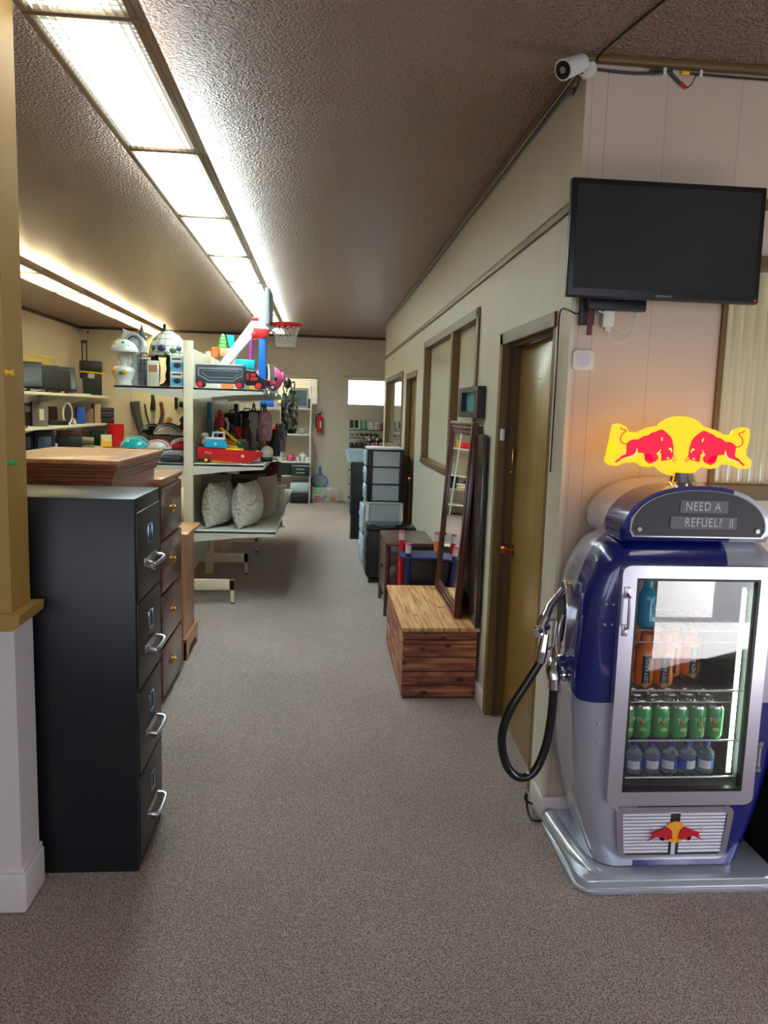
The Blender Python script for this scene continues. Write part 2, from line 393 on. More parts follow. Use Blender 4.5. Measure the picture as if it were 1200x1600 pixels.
# windows in the corridor wall
def ribbed(g, a, b, x, z0, z1, alongx, pitch=.05, dep=.014):
    """pane with real vertical reeding on the room side"""
    n = int((b-a)/pitch)*6; F = []; 
    for k in range(n+1):
        u = a+(b-a)*k/n; d = x+dep*(1-abs(math.sin(PI*k/6)))
        F.append((d, u) if not alongx else (u, d))
    lo = [g.bm.verts.new((p[0], p[1], z0)) for p in F]; hi = [g.bm.verts.new((p[0], p[1], z1)) for p in F]
    bk = [g.bm.verts.new(((x+.012, u, z) if not alongx else (u, x+.012, z))) for u, z in ((a, z0), (b, z0), (b, z1), (a, z1))]
    for k in range(n): g.bm.faces.new((lo[k], lo[k+1], hi[k+1], hi[k]))
    g.bm.faces.new(bk)
def side_window(nm, W, mull, paned):
    y0, y1, z0, z1 = W; m = M(); t = .05
    m.box(XR-.014, XR+.135, y0-.01, y0+t, z0-.01, z1+.01, .003); m.box(XR-.014, XR+.135, y1-t, y1+.01, z0-.01, z1+.01, .003)
    m.box(XR-.014, XR+.135, y0, y1, z1-t, z1+.01, .003); m.box(XR-.02, XR+.135, y0, y1, z0-.01, z0+t*.7, .003)
    for q in mull: m.box(XR-.01, XR+.13, q-.035, q+.035, z0, z1, .003)
    wd = struct(m.obj(nm, TRIM, smooth=0))
    e = [y0+t]+[q for q in mull]+[y1-t]
    for a, b in zip(e, e[1:]):
        g = M()
        if paned is RIBG: ribbed(g, a, b, XR+.045, z0+t*.6, z1-t, False)
        else: g.box(XR+.05, XR+.056, a, b, z0+t*.6, z1-t)
        g.obj('glass_pane', paned, wd, smooth=50)
    return wd
side_window('window_1', W1, [5.55], RIBG)
side_window('window_2', W2, [], mat('glossy_panel_glass', (158, 152, 128), .03, spec=.9))
# window behind the television
m = M(); x0, x1, z0, z1 = WT
m.box(x0-.004, x0+.018, YT-.014, YT+.1, z0, z1, .003); m.box(x1-.018, x1+.004, YT-.014, YT+.1, z0, z1, .003)
m.box(x0-.02, x1+.02, YT-.02, YT+.1, z1-.03, z1+.02, .003); m.box(x0-.02, x1+.02, YT-.026, YT+.1, z0-.03, z0+.03, .003)
wd = struct(m.obj('window_3', TRIM, smooth=0))
g = M(); ribbed(g, x0+.018, x1-.018, YT+.03, z0+.03, z1-.03, True, .045, .008); g.obj('glass_pane', RIBX, wd, smooth=50)
cv = M(); pts = [(x0+.02+i*.02, .012*math.sin(i*1.3)+.006*math.sin(i*.5)) for i in range(int((x1-x0)/.02))]
for (a, p), (b_, q) in zip(pts, pts[1:]):
    v = [cv.bm.verts.new(c) for c in ((a, YT+.09+p, z0-.1), (b_, YT+.09+q, z0-.1), (b_, YT+.09+q, z1+.05), (a, YT+.09+p, z1+.05))]
    cv.bm.faces.new(v)
tag(cv.obj('curtain', mat('cream_curtain', (222, 208, 160), .9)), 'cream curtain hanging in folds behind the ribbed window under the television', 'curtain')

# back wall windows
BLIND = mat('yellow_blind', (236, 214, 140), .5)
BLIND.node_tree.nodes['Principled BSDF'].inputs['Transmission Weight'].default_value = .08
def plain_window(nm, axis, W, face, frame=WHITE, dirn=1):
    a0, a1, z0, z1 = W; m = M(); t = .028
    for (p, q, r_, s_) in ((a0, a0+t, z0, z1), (a1-t, a1, z0, z1), (a0, a1, z1-t, z1), (a0, a1, z0, z0+t)):
        if axis == 'x': m.box(p, q, face-.012, face+.08, r_, s_, .003)
        else: m.box(face-.08, face+.012, p, q, r_, s_, .003)
    wd = struct(m.obj(nm, frame, smooth=0)); g = M()
    if axis == 'x': g.box(a0+t, a1-t, face+.055, face+.059, z0+t, z1-t)
    else: g.box(face-.059, face-.055, a0+t, a1-t, z0+t, z1-t)
    g.obj('glass_pane', GLASS, wd, smooth=0); return wd
plain_window('window_4', 'x', BW, YB); plain_window('window_5', 'x', BW2, YB); plain_window('window_6', 'y', LW, XL)
def blind(axis, W, face, label, n=20, drop=1.0):
    a0, a1, z0, z1 = W; t = T('window_blind', label, 'blind', ((a0+a1)/2, face, z0) if axis == 'x' else (face, (a0+a1)/2, z0))
    w2 = (a1-a0)/2-.01; h = z1-z0; s = M(); hd = M()
    for k in range(n):
        z = h-.05-(h-.07)*k/(n-1)*drop
        ang = Matrix.Rotation(math.radians(54 if axis == 'x' else -54), 4, 'X' if axis == 'x' else 'Y')
        if axis == 'x': s.box(-w2, w2, -.014, .014, -.0008, .0008, mtx=Matrix.Translation((0, -.03, z)) @ ang)
        else: s.box(-.014, .014, -w2, w2, -.0008, .0008, mtx=Matrix.Translation((.03, 0, z)) @ ang)
    s.obj('slats', BLIND, t, smooth=0)
    if axis == 'x': hd.box(-w2, w2, -.05, -.014, h-.045, h-.012, .004); 
    else: hd.box(.014, .05, -w2, w2, h-.045, h-.012, .004)
    hd.obj('headrail', mat('cream_rail', (225, 205, 150), .5), t)
    wn = M(); q = w2-.12
    if axis == 'x': wn.cyl((q, -.055, h-.05), (q, -.055, h-.42), .004, n=6)
    else: wn.cyl((.055, -q, h-.05), (.055, -q, h-.45), .004, n=6)
    wn.obj('wand', WHITE, t)
blind('x', BW, YB, 'closed yellow blind on the far wall window above the dish shelves', 17)
blind('y', LW, XL, 'closed yellow blind on the left wall window behind the monitors', 20)
m = M(); m.cyl((.36, YB-.03, 2.205), (1.34, YB-.03, 2.205), .018, n=10); m.box(.36, .39, YB-.03, YB, 2.19, 2.22); m.box(1.31, 1.34, YB-.03, YB, 2.19, 2.22)
tag(m.obj('rolled_shade', mat('cream_shade', (206, 188, 150), .7)), 'rolled up cream roller shade above the bright far window', 'window shade')

# ---------------------------------------------------------------- fluorescent fixtures
def fixture_proto(nm, label, group, white, strength):
    em = mat(nm+'_lamp', white, .5, emit=strength)
    t = T('ceiling_light', label, 'ceiling light', (0, 0, ZC), 0, group)
    L_ = 1.246; hw = .163; hs = M(); z1 = -.043; z0 = -.108
    hs.box(-hw-.012, -hw+.010, 0, L_, z0, z1, .002); hs.box(hw-.010, hw+.012, 0, L_, z0, z1, .002)
    hs.box(-hw, hw, 0, .012, z0, z1, .002); hs.box(-hw, hw, L_-.012, L_, z0, z1, .002)
    hs.box(hw+.012, hw+.034, 0, L_, z0, z0+.012, .002); hs.box(hw-.01, hw+.02, -.004, .012, z0-.004, z0+.004)
    for q in (.06, L_-.06): hs.box(-.03, .03, q-.02, q+.02, -.05, -.001)
    hs.obj('housing', mat('fixture_metal', (150, 128, 104), .4, metal=.3), t)
    rf = M(); y0, y1 = .012, L_-.012
    for s in (-1, 1):
        v = [rf.bm.verts.new(c) for c in ((s*.155, y0, -.098), (s*.155, y1, -.098), (s*.115, y1, -.07), (s*.115, y0, -.07))]; rf.bm.faces.new(v)
    rf.obj('reflector', mat('white_reflector', (240, 240, 228), .35), t, smooth=0)
    lp = M(); lp.box(-.094, .094, .03, L_-.03, -.072, -.052); lp.obj('lamp_tray', em, t, smooth=0)
    lv = M()
    for k in range(-5, 6): lv.box(k*.0272-.0009, k*.0272+.0009, y0, y1, -.103, -.092)
    n = 40
    for k in range(1, n): y = y0+(y1-y0)*k/n; lv.box(-.152, .152, y-.0009, y+.0009, -.103, -.092)
    lv.obj('louver', mat('louver_'+nm, (238, 240, 230), .4), t, smooth=0)
    return t
XA, XB = -.765, -2.79
place = ['over the filing cabinet end', 'second panel of the run', 'third panel of the run', 'fourth panel of the run', 'fifth panel of the run', 'sixth panel of the run', 'seventh panel of the run', 'last panel of the run at the far end']
g1 = 'white fluorescent fixtures over the aisle'; p1 = fixture_proto('cool', '', g1, (250, 250, 250), PANEL*.55); pc_ = fixture_proto('far', '', g1, (228, 250, 255), PANEL*2.8)
ys = [1.352+1.25*k for k in range(9)]
nmz = ['nearest, cut by the top of the photo', 'second from the camera, the largest whole one', 'third from the camera', 'fourth from the camera', 'fifth from the camera', 'sixth from the camera', 'seventh from the camera', 'eighth from the camera, behind the toy hoop', 'farthest from the camera']
for k, y in enumerate(ys):
    lab = 'white louvred fluorescent fixture of the middle row, '+nmz[k]
    if k == 0: p1.location = (XA, y, ZC); p1['label'] = lab
    elif k == 2: pc_.location = (XA, y, ZC); pc_['label'] = lab
    else: dup(p1 if k < 2 else pc_, (XA, y, ZC), label=lab)
g2 = 'yellowish fluorescent fixtures along the left side'; p2 = fixture_proto('warm', '', g2, (255, 243, 196), PANEL*1.6)
for k in range(6):
    y = 6.35+1.25*k; lab = 'yellowish fluorescent fixture of the left row, '+ORD[k]+' from the camera'
    if k == 0: p2.location = (XB, y, ZC); p2['label'] = lab
    else: dup(p2, (XB, y, ZC), label=lab)
# unseen fixture added to light the front part of the shop
p3 = fixture_proto('front', 'unseen louvred fluorescent fixture added to light the shop front', 'added fixtures in the shop front', (255, 246, 236), PANEL*.35)
p3.location = (2.0, .6, ZC)
# unseen counter added for the white reflection in the cooler door
ct = T('reflection_counter', 'unseen white counter added right of the camera for the cooler door reflection', 'counter', (2.65, .15, 0))
m = M(); m.box(-.62, .62, -.3, .3, .0, .86, .004); m.obj('body', mat('pale_laminate', (150, 152, 160), .35), ct)
m = M(); m.box(-.61, .61, .301, .315, .17, .40, .003); m.obj('front_panel', mat('white_laminate', (244, 244, 250), .35), ct)
m = M(); m.box(-.61, -.25, .301, .315, .43, .75, .003); m.obj('front_panel', mat('white_laminate', (244, 244, 250), .35), ct)
m = M(); m.box(-.66, .66, -.34, .34, .861, .90, .008); m.obj('worktop', mat('grey_laminate', (150, 150, 158), .3), ct)
# ---------------------------------------------------------------- petrol pump shaped drinks cooler
FX, FY = 1.262, 2.45
fr = T('drinks_cooler', 'blue and silver drinks cooler shaped like a vintage petrol pump with lit bull sign', 'cooler', (FX, FY, 0))
def body_paint():
    """gloss paint quartered blue and silver"""
    m = bpy.data.materials.new('quartered_paint'); m.use_nodes = True; nt = m.node_tree; N = nt.nodes; L = nt.links; b = N['Principled BSDF']
    b.inputs['Roughness'].default_value = .22; b.inputs['Coat Weight'].default_value = .8; b.inputs['Coat Roughness'].default_value = .04
    tc = N.new('ShaderNodeTexCoord'); sp = N.new('ShaderNodeSeparateXYZ'); L.new(tc.outputs['Object'], sp.inputs[0])
    def mm(op, a, b_):
        q = N.new('ShaderNodeMath'); q.operation = op
        for i, v in enumerate((a, b_)):
            if isinstance(v, (int, float)): q.inputs[i].default_value = v
            else: L.new(v, q.inputs[i])
        return q.outputs[0]
    X, Y, Z = sp.outputs
    top = mm('GREATER_THAN', Z, mm('ADD', .655, mm('MULTIPLY', mm('MAXIMUM', mm('SUBTRACT', Y, .03), 0.0), .45)))
    a = mm('MULTIPLY', mm('LESS_THAN', X, .115), mm('LESS_THAN', Y, .17))
    c = mm('MAXIMUM', mm('GREATER_THAN', X, -.14), mm('GREATER_THAN', Y, .27))
    blue = mm('ADD', mm('MULTIPLY', top, a), mm('MULTIPLY', mm('SUBTRACT', 1.0, top), c))
    mx = N.new('ShaderNodeMix'); mx.data_type = 'RGBA'; mx.inputs[6].default_value = lin((186, 190, 206)); mx.inputs[7].default_value = lin((18, 28, 112))
    L.new(blue, mx.inputs[0]); L.new(mx.outputs[2], b.inputs['Base Color'])
    L.new(mm('SUBTRACT', .55, mm('MULTIPLY', blue, .45)), b.inputs['Metallic'])
    return m
PAINT = body_paint(); SILV = mat('silver_gloss_paint', (196, 202, 214), .25, metal=.55, coat=.6)
def itp(tab, z):
    for (a, p), (b_, q) in zip(tab, tab[1:]):
        if a <= z <= b_: t = (z-a)/(b_-a); t = t*t*(3-2*t) if 0 else t; return p+(q-p)*t
    return tab[-1][1] if z > tab[-1][0] else tab[0][1]
HW = [(.055, .270), (.12, .290), (.25, .328), (.40, .358), (.55, .372), (.70, .378), (.85, .374), (.97, .362), (1.06, .345), (1.13, .322), (1.175, .300), (1.20, .282), (1.213, .262)]
YFt = [(.055, .0), (1.10, 0), (1.15, .006), (1.18, .02), (1.20, .04), (1.213, .065)]
YBk = [(.055, .40), (1.05, .40), (1.12, .385), (1.18, .355), (1.213, .31)]
GX = .232; GZ0, GZ1 = .335, 1.108
zs = [.055, .12, .19, .26, GZ0, .42, .50, .58, .66, .74, .82, .90, .98, 1.05, GZ1, 1.13, 1.15, 1.165, 1.18, 1.19, 1.20, 1.208, 1.213]
m = M(); bm = m.bm; rows = []
for z in zs:
    hw = itp(HW, z); y0 = itp(YFt, z); y1 = itp(YBk, z); rad = .075; pts = []
    rb = .06
    gx = min(GX, hw-rad-.002)
    pts += [(-gx, y0), (gx, y0)]
    for k in range(7): a = -PI/2+PI/2*k/6; pts.append((hw-rad+rad*math.cos(a), y0+rad+rad*math.sin(a)))
    for k in range(6): a = PI/2*k/5; pts.append((hw-.012-rb+rb*math.cos(a), y1-rb+rb*math.sin(a)))
    for k in range(6): a = PI/2+PI/2*k/5; pts.append((-hw+.012+rb+rb*math.cos(a), y1-rb+rb*math.sin(a)))
    for k in range(7): a = PI+PI/2*k/6; pts.append((-hw+rad+rad*math.cos(a), y0+rad+rad*math.sin(a)))
    rows.append([bm.verts.new((x, y, z)) for x, y in pts])
n = len(rows[0])
for i in range(len(rows)-1):
    for k in range(n):
        if k == 0 and GZ0-.001 <= zs[i] < GZ1-.001: continue
        bm.faces.new((rows[i][k], rows[i][(k+1) % n], rows[i+1][(k+1) % n], rows[i+1][k]))
bm.faces.new(rows[0][::-1]); bm.faces.new(rows[-1])
# cooling cavity walls belong to the shell opening
m.obj('body', PAINT, fr, smooth=40)
INT = mat('cooler_interior', (112, 118, 118), .45)
m = M(); X0, X1, Y0, Y1, Z0, Z1 = -GX, GX, .001, .34, GZ0, GZ1
for q in (((X0, Y1, Z0), (X1, Y1, Z0), (X1, Y1, Z1), (X0, Y1, Z1)), ((X0, Y0, Z0), (X0, Y1, Z0), (X0, Y1, Z1), (X0, Y0, Z1)), ((X1, Y0, Z0), (X1, Y1, Z0), (X1, Y1, Z1), (X1, Y0, Z1)), ((X0, Y0, Z0), (X1, Y0, Z0), (X1, Y1, Z0), (X0, Y1, Z0)), ((X0, Y0, Z1), (X1, Y0, Z1), (X1, Y1, Z1), (X0, Y1, Z1))):
    m.bm.faces.new([m.bm.verts.new(c) for c in q])
m.obj('interior_lining', INT, fr, smooth=0)
SHZ = [.372, .508, .690, .905]
for k, z in enumerate(SHZ):
    s = M()
    for i in range(27): x = -.222+i*.0171; s.cyl((x, .04, z-.004), (x, .325, z-.004), .0018, n=6)
    s.cyl((-.225, .03, z-.002), (.225, .03, z-.002), .004, n=8); s.cyl((-.225, .325, z-.004), (.225, .325, z-.004), .003, n=6)
    s.obj('wire_shelf', STEEL, fr)
    if k in (2, 3):
        l = M(); 
        l.tube([(-.205, .026, z), (.19, .026, z), (.19, .026, z-.042), (-.205, .026, z-.042), (-.205, .026, z)], .0022, 6)
        l.obj('price_rail', STEEL, fr)
m = M(); m.box(.203, .210, .035, .042, .385, 1.045, .001); m.obj('led_strip', mat('led_strip', (235, 255, 235), .5, emit=14, ecol=(232, 255, 230)), fr)
m = M(); m.box(.198, .214, .0455, .05, .375, 1.055); m.obj('led_channel', LGREY, fr)
m = M(); m.box(-.19, .19, .2, .21, 1.075, 1.085); m.obj('interior_lamp', mat('interior_lamp', (235, 250, 240), .5, emit=4), fr)
# door
m = M(); o = rrect(-.262, .262, .296, 1.140, .03); i_ = rrect(-.212, .218, .346, 1.098, .002)
ring_panel(m, o, i_, -.032, -.002); dr = m.obj('door', mat('door_aluminium', (205, 203, 220), .28, metal=.85), fr, smooth=30)
g = M(); g.box(-.214, .220, -.018, -.014, .344, 1.100); g.obj('glass_pane', GLASS, dr, smooth=0)
g = M(); ring_panel(g, rrect(-.2125, .2185, .3455, 1.0985, .002), rrect(-.203, .209, .356, 1.089, .002), -.030, -.004); g.obj('gasket', BLACK, dr, smooth=0)
h = M(); h.tube([(-.243, -.033, 1.045), (-.243, -.058, 1.035), (-.243, -.060, .99), (-.243, -.058, .935), (-.243, -.033, .925)], .0055, 8)
h.box(-.253, -.233, -.036, -.031, 1.03, 1.068, .002); h.box(-.253, -.233, -.036, -.031, .90, .94, .002); h.obj('door_handle', STEEL, dr)
for z in (.47, 1.02):
    h = M(); h.cyl((.273, -.024, z-.035), (.273, -.024, z+.035), .009, n=12); h.box(.262, .284, -.02, -.002, z-.03, z+.03, .002); h.cyl((.273, -.024, z+.04), (.273, -.024, z+.055), .012, n=10); h.cyl((.273, -.024, z-.052), (.273, -.024, z-.04), .012, n=10)
    h.obj('hinge', STEEL, fr)
for z in (1.0, .93, .58, .51):
    for x, q in ((-.300, .006), (-.275, .005)):
        s = M(); s.sph((x, -.001, z), q, 8); s.obj('rivet', STEEL, fr)
# cap
def ell(hw, h, n=28, p=2.25, z0=1.214):
    out = []
    for k in range(n+1):
        a = PI*k/n; c, s_ = math.cos(a), math.sin(a)
        out.append((hw*math.copysign(abs(c)**(2/p), c), z0+.02+h*abs(s_)**(2/p)))
    return [(hw-.012, z0)]+out+[(-hw+.012, z0)]
m = M(); m.prism(ell(.262, .172), .005, .36, bev=.022); m.obj('cap', PAINT, fr, smooth=50)
m = M(); ring_panel(m, ell(.238, .140, z0=1.232), ell(.232, .134, z0=1.236), -.001, .012); m.obj('plate_rim', CHROME, fr)
m = M(); m.prism(ell(.232, .134, z0=1.236), .0, .010); pl = m.obj('letter_plate', mat('dark_letter_plate', (52, 52, 58), .45), fr)
for x in (-.205, .205):
    s = M(); s.cyl((x, -.006, 1.258), (x, .001, 1.258), .008, n=12); s.obj('screw', CHROME, pl)
STRIP = mat('letter_strip', (98, 100, 108), .4); LETT = mat('silver_lettering', (200, 202, 206), .5)
s = M(); s.box(-.07, .095, -.003, 0, 1.316, 1.358); s.obj('letter_strip', STRIP, pl)
s = M(); s.box(-.10, .13, -.003, 0, 1.262, 1.304); s.obj('letter_strip', STRIP, pl)
for z in (1.327, 1.348, 1.273, 1.294):
    pass
text('NEED A', .042, LETT, pl, (.008, -.004, 1.337), sx=.78)
text('REFUEL?', .042, LETT, pl, (.012, -.004, 1.283), sx=.78)
s = M(); s.box(.105, .108, -.004, -.003, 1.268, 1.298); s.box(.113, .116, -.004, -.003, 1.268, 1.298); s.obj('lettering', LETT, pl)
# lit sign: unit = 1/10 photo pixel of the emblem drawing, centre at the disc
K = .000217
def U(pts, mir=1): return [(mir*(x-1270)*K, 1.532-(y-545)*K) for x, y in pts]
BULL = [(340, 530), (380, 490), (440, 460), (530, 458), (570, 432), (610, 405), (690, 390), (740, 350), (830, 320), (880, 295), (930, 292), (1000, 340), (1070, 400), (1110, 470), (1130, 560), (1138, 640), (1140, 700), (1120, 750), (1080, 765), (1040, 775), (990, 785), (945, 790), (965, 730), (975, 665), (940, 670), (905, 655), (880, 650), (850, 672), (870, 700), (890, 730), (880, 770), (850, 800), (800, 820), (750, 838), (710, 820), (670, 785), (665, 760), (700, 765), (740, 800), (785, 800), (808, 770), (760, 710), (730, 680), (690, 690), (640, 675), (600, 670), (535, 665), (520, 625), (500, 660), (460, 705), (400, 728), (330, 748), (260, 785), (215, 815), (190, 835), (160, 825), (200, 790), (240, 760), (270, 725), (350, 690), (355, 640), (345, 580)]
BACK = [(130, 240), (200, 215), (330, 270), (362, 340), (370, 410), (450, 400), (550, 350), (700, 275), (870, 238), (930, 226), (1040, 180), (1270, 300), (1270, 800), (1150, 940), (1000, 915), (872, 868), (750, 900), (650, 885), (550, 820), (500, 780), (350, 830), (200, 890), (100, 880), (40, 830), (40, 760), (100, 700), (190, 640), (150, 560), (120, 450), (112, 330)]
YEM = mat('lit_yellow_sign', (150, 120, 8), .4, emit=.80, ecol=(255, 212, 30))
REM = mat('lit_red_sign', (120, 5, 30), .4, emit=.72, ecol=(255, 14, 66))
OEM = mat('lit_orange_edge', (255, 190, 40), .5, emit=2.2, ecol=(255, 190, 80))
sg0, sg1 = .135, .165
m = M(); cen = [(.1045*math.cos(2*PI*k/48), 1.530+.1045*math.sin(2*PI*k/48)) for k in range(48)]
m.prism(cen, sg0-.001, sg1+.001)
for s_ in (-1, 1): m.prism(U(BACK, s_), sg0, sg1)
sg = m.obj('lit_sign', YEM, fr, smooth=30, label='glowing yellow disc with two red bulls')
m = M(); m.prism(cen, sg1+.0015, sg1+.006)
for s_ in (-1, 1): m.prism([(x*.985, 1.532+(z-1.532)*.97) for x, z in U(BACK, s_)], sg1+.001, sg1+.005)
m.obj('sign_back', OEM, sg, smooth=0)
def bull(parent, mt, y, sc_=1, cz=1.532, cx=0, oz=None):
    def V(p): return (cx+p[0]*sc_, (cz if oz is None else oz)+(p[1]-1.532)*sc_)
    for s_ in (-1, 1):
        b = M(); b.prism([V(p) for p in U(BULL, s_)], y-.003, y)
        for w_, line in ((9, [(345, 535), (290, 530), (250, 505), (232, 470), (235, 420), (262, 375), (300, 345), (312, 318), (270, 308), (235, 295), (218, 270)]), (6, [(1140, 690), (1165, 740), (1200, 775)]), (6, [(1125, 745), (1150, 785), (1180, 800)])):
            P = [V(p) for p in U(line, s_)]
            b.tube([(x, y-.0015, z) for x, z in P], w_*K*sc_, 6, smooth=3)
        bo = b.obj('red_bull_figure' if 0 else 'bull_figure', mt, parent, smooth=0)
    return bo
bull(sg, REM, sg0-.001); sg.location.x = -.018; sg.scale = (.975, 1, 1)
hlm = mat('lit_cream', (200, 170, 80), .5, emit=.8, ecol=(255, 215, 120))
for s_ in (-1, 1):
    for poly in ([(908, 405), (930, 420), (938, 460), (928, 478), (915, 450)], [(1045, 605), (1065, 575), (1090, 580), (1115, 620), (1105, 655), (1085, 610)], [(1025, 745), (1050, 728), (1072, 738), (1045, 758)], [(505, 640), (518, 590), (530, 640), (515, 700), (470, 735), (380, 755), (290, 785), (260, 775), (350, 745), (450, 715), (490, 680)], [(880, 650), (905, 620), (912, 592), (918, 612), (900, 665), (850, 680)]):
        P = U(poly, s_); hl = M(); hl.prism(P, sg0-.0055, sg0-.004); hl.obj('highlight', hlm, sg, smooth=0)
m = M(); m.lathe([(0, 1.392), (.062, 1.392), (.064, 1.402), (.05, 1.408), (.045, 1.425), (.042, 1.44), (0, 1.44)], (0, .15, 0), 24); m.obj('sign_mount', CHROME, fr)
# grille
m = M(); o = rrect(-.220, .212, .085, .280, .03); i_ = rrect(-.198, .190, .103, .262, .015)
def skew(p): return (p[0]*(1-.10*(.28-p[1])/.195), p[1])
ring_panel(m, [skew(p) for p in o], [skew(p) for p in i_], -.014, -.001)
gr = m.obj('grille', mat('grille_steel', (200, 200, 212), .25, metal=.9), fr)
s = M()
for k in range(13):
    z = .108+k*.0125; q = .190*(1-.09*(.28-z)/.195)
    s.box(-q-.005, -.018, -.010, -.004, z, z+.0088, .001); s.box(.018-.02*0, q-.002, -.010, -.004, z, z+.0088, .001)
s.box(-.02, .02, -.011, -.002, .255, .27); s.box(-.008, .006, -.011, -.002, .10, .20)
s.obj('louvre_slats', mat('polished_slats', (232, 230, 246), .25, metal=.25), gr, smooth=0)
s = M(); s.box(-.19, .18, -.003, -.001, .10, .265); s.obj('grille_backing', DARK, gr, smooth=0)
e = M(); e.cyl((0, -.012, .188), (0, -.017, .188), .040, n=32); em = e.obj('emblem', mat('emblem_orange', (240, 165, 50), .45), gr, smooth=30)
bull(em, mat('emblem_red', (196, 22, 44), .45), -.018, .42, oz=.185)
for x in (-.2, .19):
    for z in (.097, .27): pass
# base
m = M(); 
def footprint(x0, x1, y0, y1, r): return rrect(x0, x1, y0, y1, r, 6)
m.prism(footprint(-.355, .365, -.075, .41, .06), 0.004, .050, 'z', bev=.010); m.obj('base', SILV, fr, smooth=50)
m = M(); m.prism(footprint(-.362, .372, -.082, .415, .065), .001, .018, 'z', bev=.005); m.obj('base_skirt', SILV, fr)
m = M()
m.tube([(-.325, .37, .026), (-.322, .25, .030), (-.314, .12, .034), (-.298, .04, .032), (-.27, -.02, .018)], .036, 14, smooth=5); m.obj('base_fender', SILV, fr)
# nozzle side
SX = -.372
m = M(); 
pl = [(SX+.0*0, 0)]
el = [(.205+.062*math.cos(2*PI*k/28), .875+.165*math.sin(2*PI*k/28)) for k in range(28)]
m.prism(el, SX-.012, SX+.02, 'x', bev=.004); np_ = m.obj('nozzle_plate', CHROME, fr)
m = M(); m.prism([(.205+.040*math.cos(2*PI*k/24), .905+.10*math.sin(2*PI*k/24)) for k in range(24)], SX-.016, SX-.0125, 'x'); m.obj('nozzle_recess', mat('dark_recess', (44, 34, 36), .3, metal=.6), np_)
m = M()
m.cyl((SX-.02, .18, 1.005), (SX-.080, .15, .945), .013, n=12)
m.cyl((SX-.075, .152, .950), (SX-.100, .13, .905), .016, .019, n=12)
m.tube([(SX-.095, .13, .92), (SX-.112, .12, .89), (SX-.108, .11, .86)], .017, 10, smooth=3)
m.cyl((SX-.135, .10, .87), (SX-.085, .14, .885), .018, n=12)
m.cyl((SX-.098, .105, .865), (SX-.108, .10, .80), .014, .018, n=12); m.cyl((SX-.106, .10, .805), (SX-.112, .10, .765), .019, .017, n=12)
m.obj('nozzle', CHROME, fr)
m = M(); m.tube([(SX-.09, .14, .90), (SX-.05, .15, .905), (SX-.055, .14, .86), (SX-.06, .14, .81), (SX-.10, .115, .80)], .005, 8, smooth=3)
m.tube([(SX-.02, .16, .92), (SX-.035, .15, .87), (SX-.03, .15, .80)], .006, 8, smooth=3); m.obj('nozzle_trigger', STEEL, fr)
m = M(); m.tube([(SX-.01, .16, .745), (SX-.045, .14, .755), (SX-.058, .12, .73), (SX-.055, .11, .70)], .026, 12, smooth=4); m.cyl((SX-.055, .11, .712), (SX-.055, .108, .665), .021, n=14); m.sph((SX-.012, .14, .705), (.02, .02, .025)); m.obj('hose_elbow', CHROME, fr)
m = M(); m.tube([(SX-.112, .10, .768), (SX-.155, .10, .69), (SX-.21, .10, .59), (SX-.235, .10, .49), (SX-.215, .10, .39), (SX-.165, .10, .338), (SX-.11, .10, .36), (SX-.073, .105, .45), (SX-.058, .108, .56), (SX-.055, .108, .67)], .0155, 12, smooth=6)
m.obj('hose', mat('black_rubber_hose', (16, 16, 18), .25, coat=.4), fr)
# contents (things of their own)
def pos(x, y, z): return (FX+x, FY+y, z+.001)
CANG = mat('can_green', (18, 176, 92), .28, metal=.1, coat=.5); CANT = mat('can_aluminium', (200, 202, 205), .25, metal=1)
LEMON = mat('lemon_print', (214, 222, 110), .4); WPRINT = mat('white_print', (235, 238, 238), .4); RPRINT = mat('red_print', (222, 40, 40), .4)
can = T('soda_can', '', 'can', pos(0, 0, 0), 0, 'green soda cans on the second shelf from the bottom')
m = M(); m.lathe([(0, .002), (.022, 0), (.026, .006), (.029, .012), (.029, .104), (.0275, .110)], n=24); m.obj('body', CANG, can)
m = M(); m.lathe([(.0277, .1095), (.0245, .118), (.025, .1205), (.0235, .1205), (.0225, .117), (0, .117)], n=24); m.cyl((.006, 0, .1175), (.006, 0, .1195), .006, n=10); m.obj('lid', CANT, can)
cw = text('7UP', .023, WPRINT, can, (.0, -.0292, .070), rot=(PI/2, -.15, 0), name='lettering')
m = M(); m.sph((-.005, -.0285, .060), (.0065, .0028, .007), 12); m.obj('red_dot', RPRINT, can)
m = M(); m.sph((.004, -.028, .035), (.012, .003, .0075), 12); m.obj('lemon', LEMON, can)
xs = [-.176+.0655*i for i in range(6)]
k = 0
cols = ['leftmost', 'second from the left', 'third from the left', 'fourth from the left', 'fifth from the left', 'rightmost']
for r_, yy in enumerate((.068, .132, .196)):
    for i, x in enumerate(xs):
        lab = 'green and silver lemon-lime soda can, '+cols[i]+' in the '+['front', 'middle', 'back'][r_]+' row'
        p = pos(x+.01*r_, yy+random.uniform(-.004, .004), SHZ[1]-.0025)
        rz = random.uniform(-.5, .5)
        if k == 0: can.location = p; can.rotation_euler.z = .2; can['label'] = lab
        else: dup(can, p, rz, lab)
        k += 1
WATER = mat('bottle_plastic', (225, 238, 245), .06, trans=.85, ior=1.2); WL = mat('blue_label', (52, 108, 210), .4); WLW = mat('white_label', (228, 230, 235), .5); CAPB = mat('blue_cap', (36, 62, 196), .4)
wb = T('water_bottle', '', 'bottle', pos(0, 0, 0), 0, 'small water bottles on the bottom shelf of the cooler')
m = M(); m.lathe([(0, .003), (.025, 0), (.030, .006), (.030, .014), (.0285, .02), (.0285, .052), (.031, .058), (.031, .066), (.027, .078), (.016, .092), (.012, .098), (.012, .104), (0, .104)], n=24); m.obj('bottle', WATER, wb)
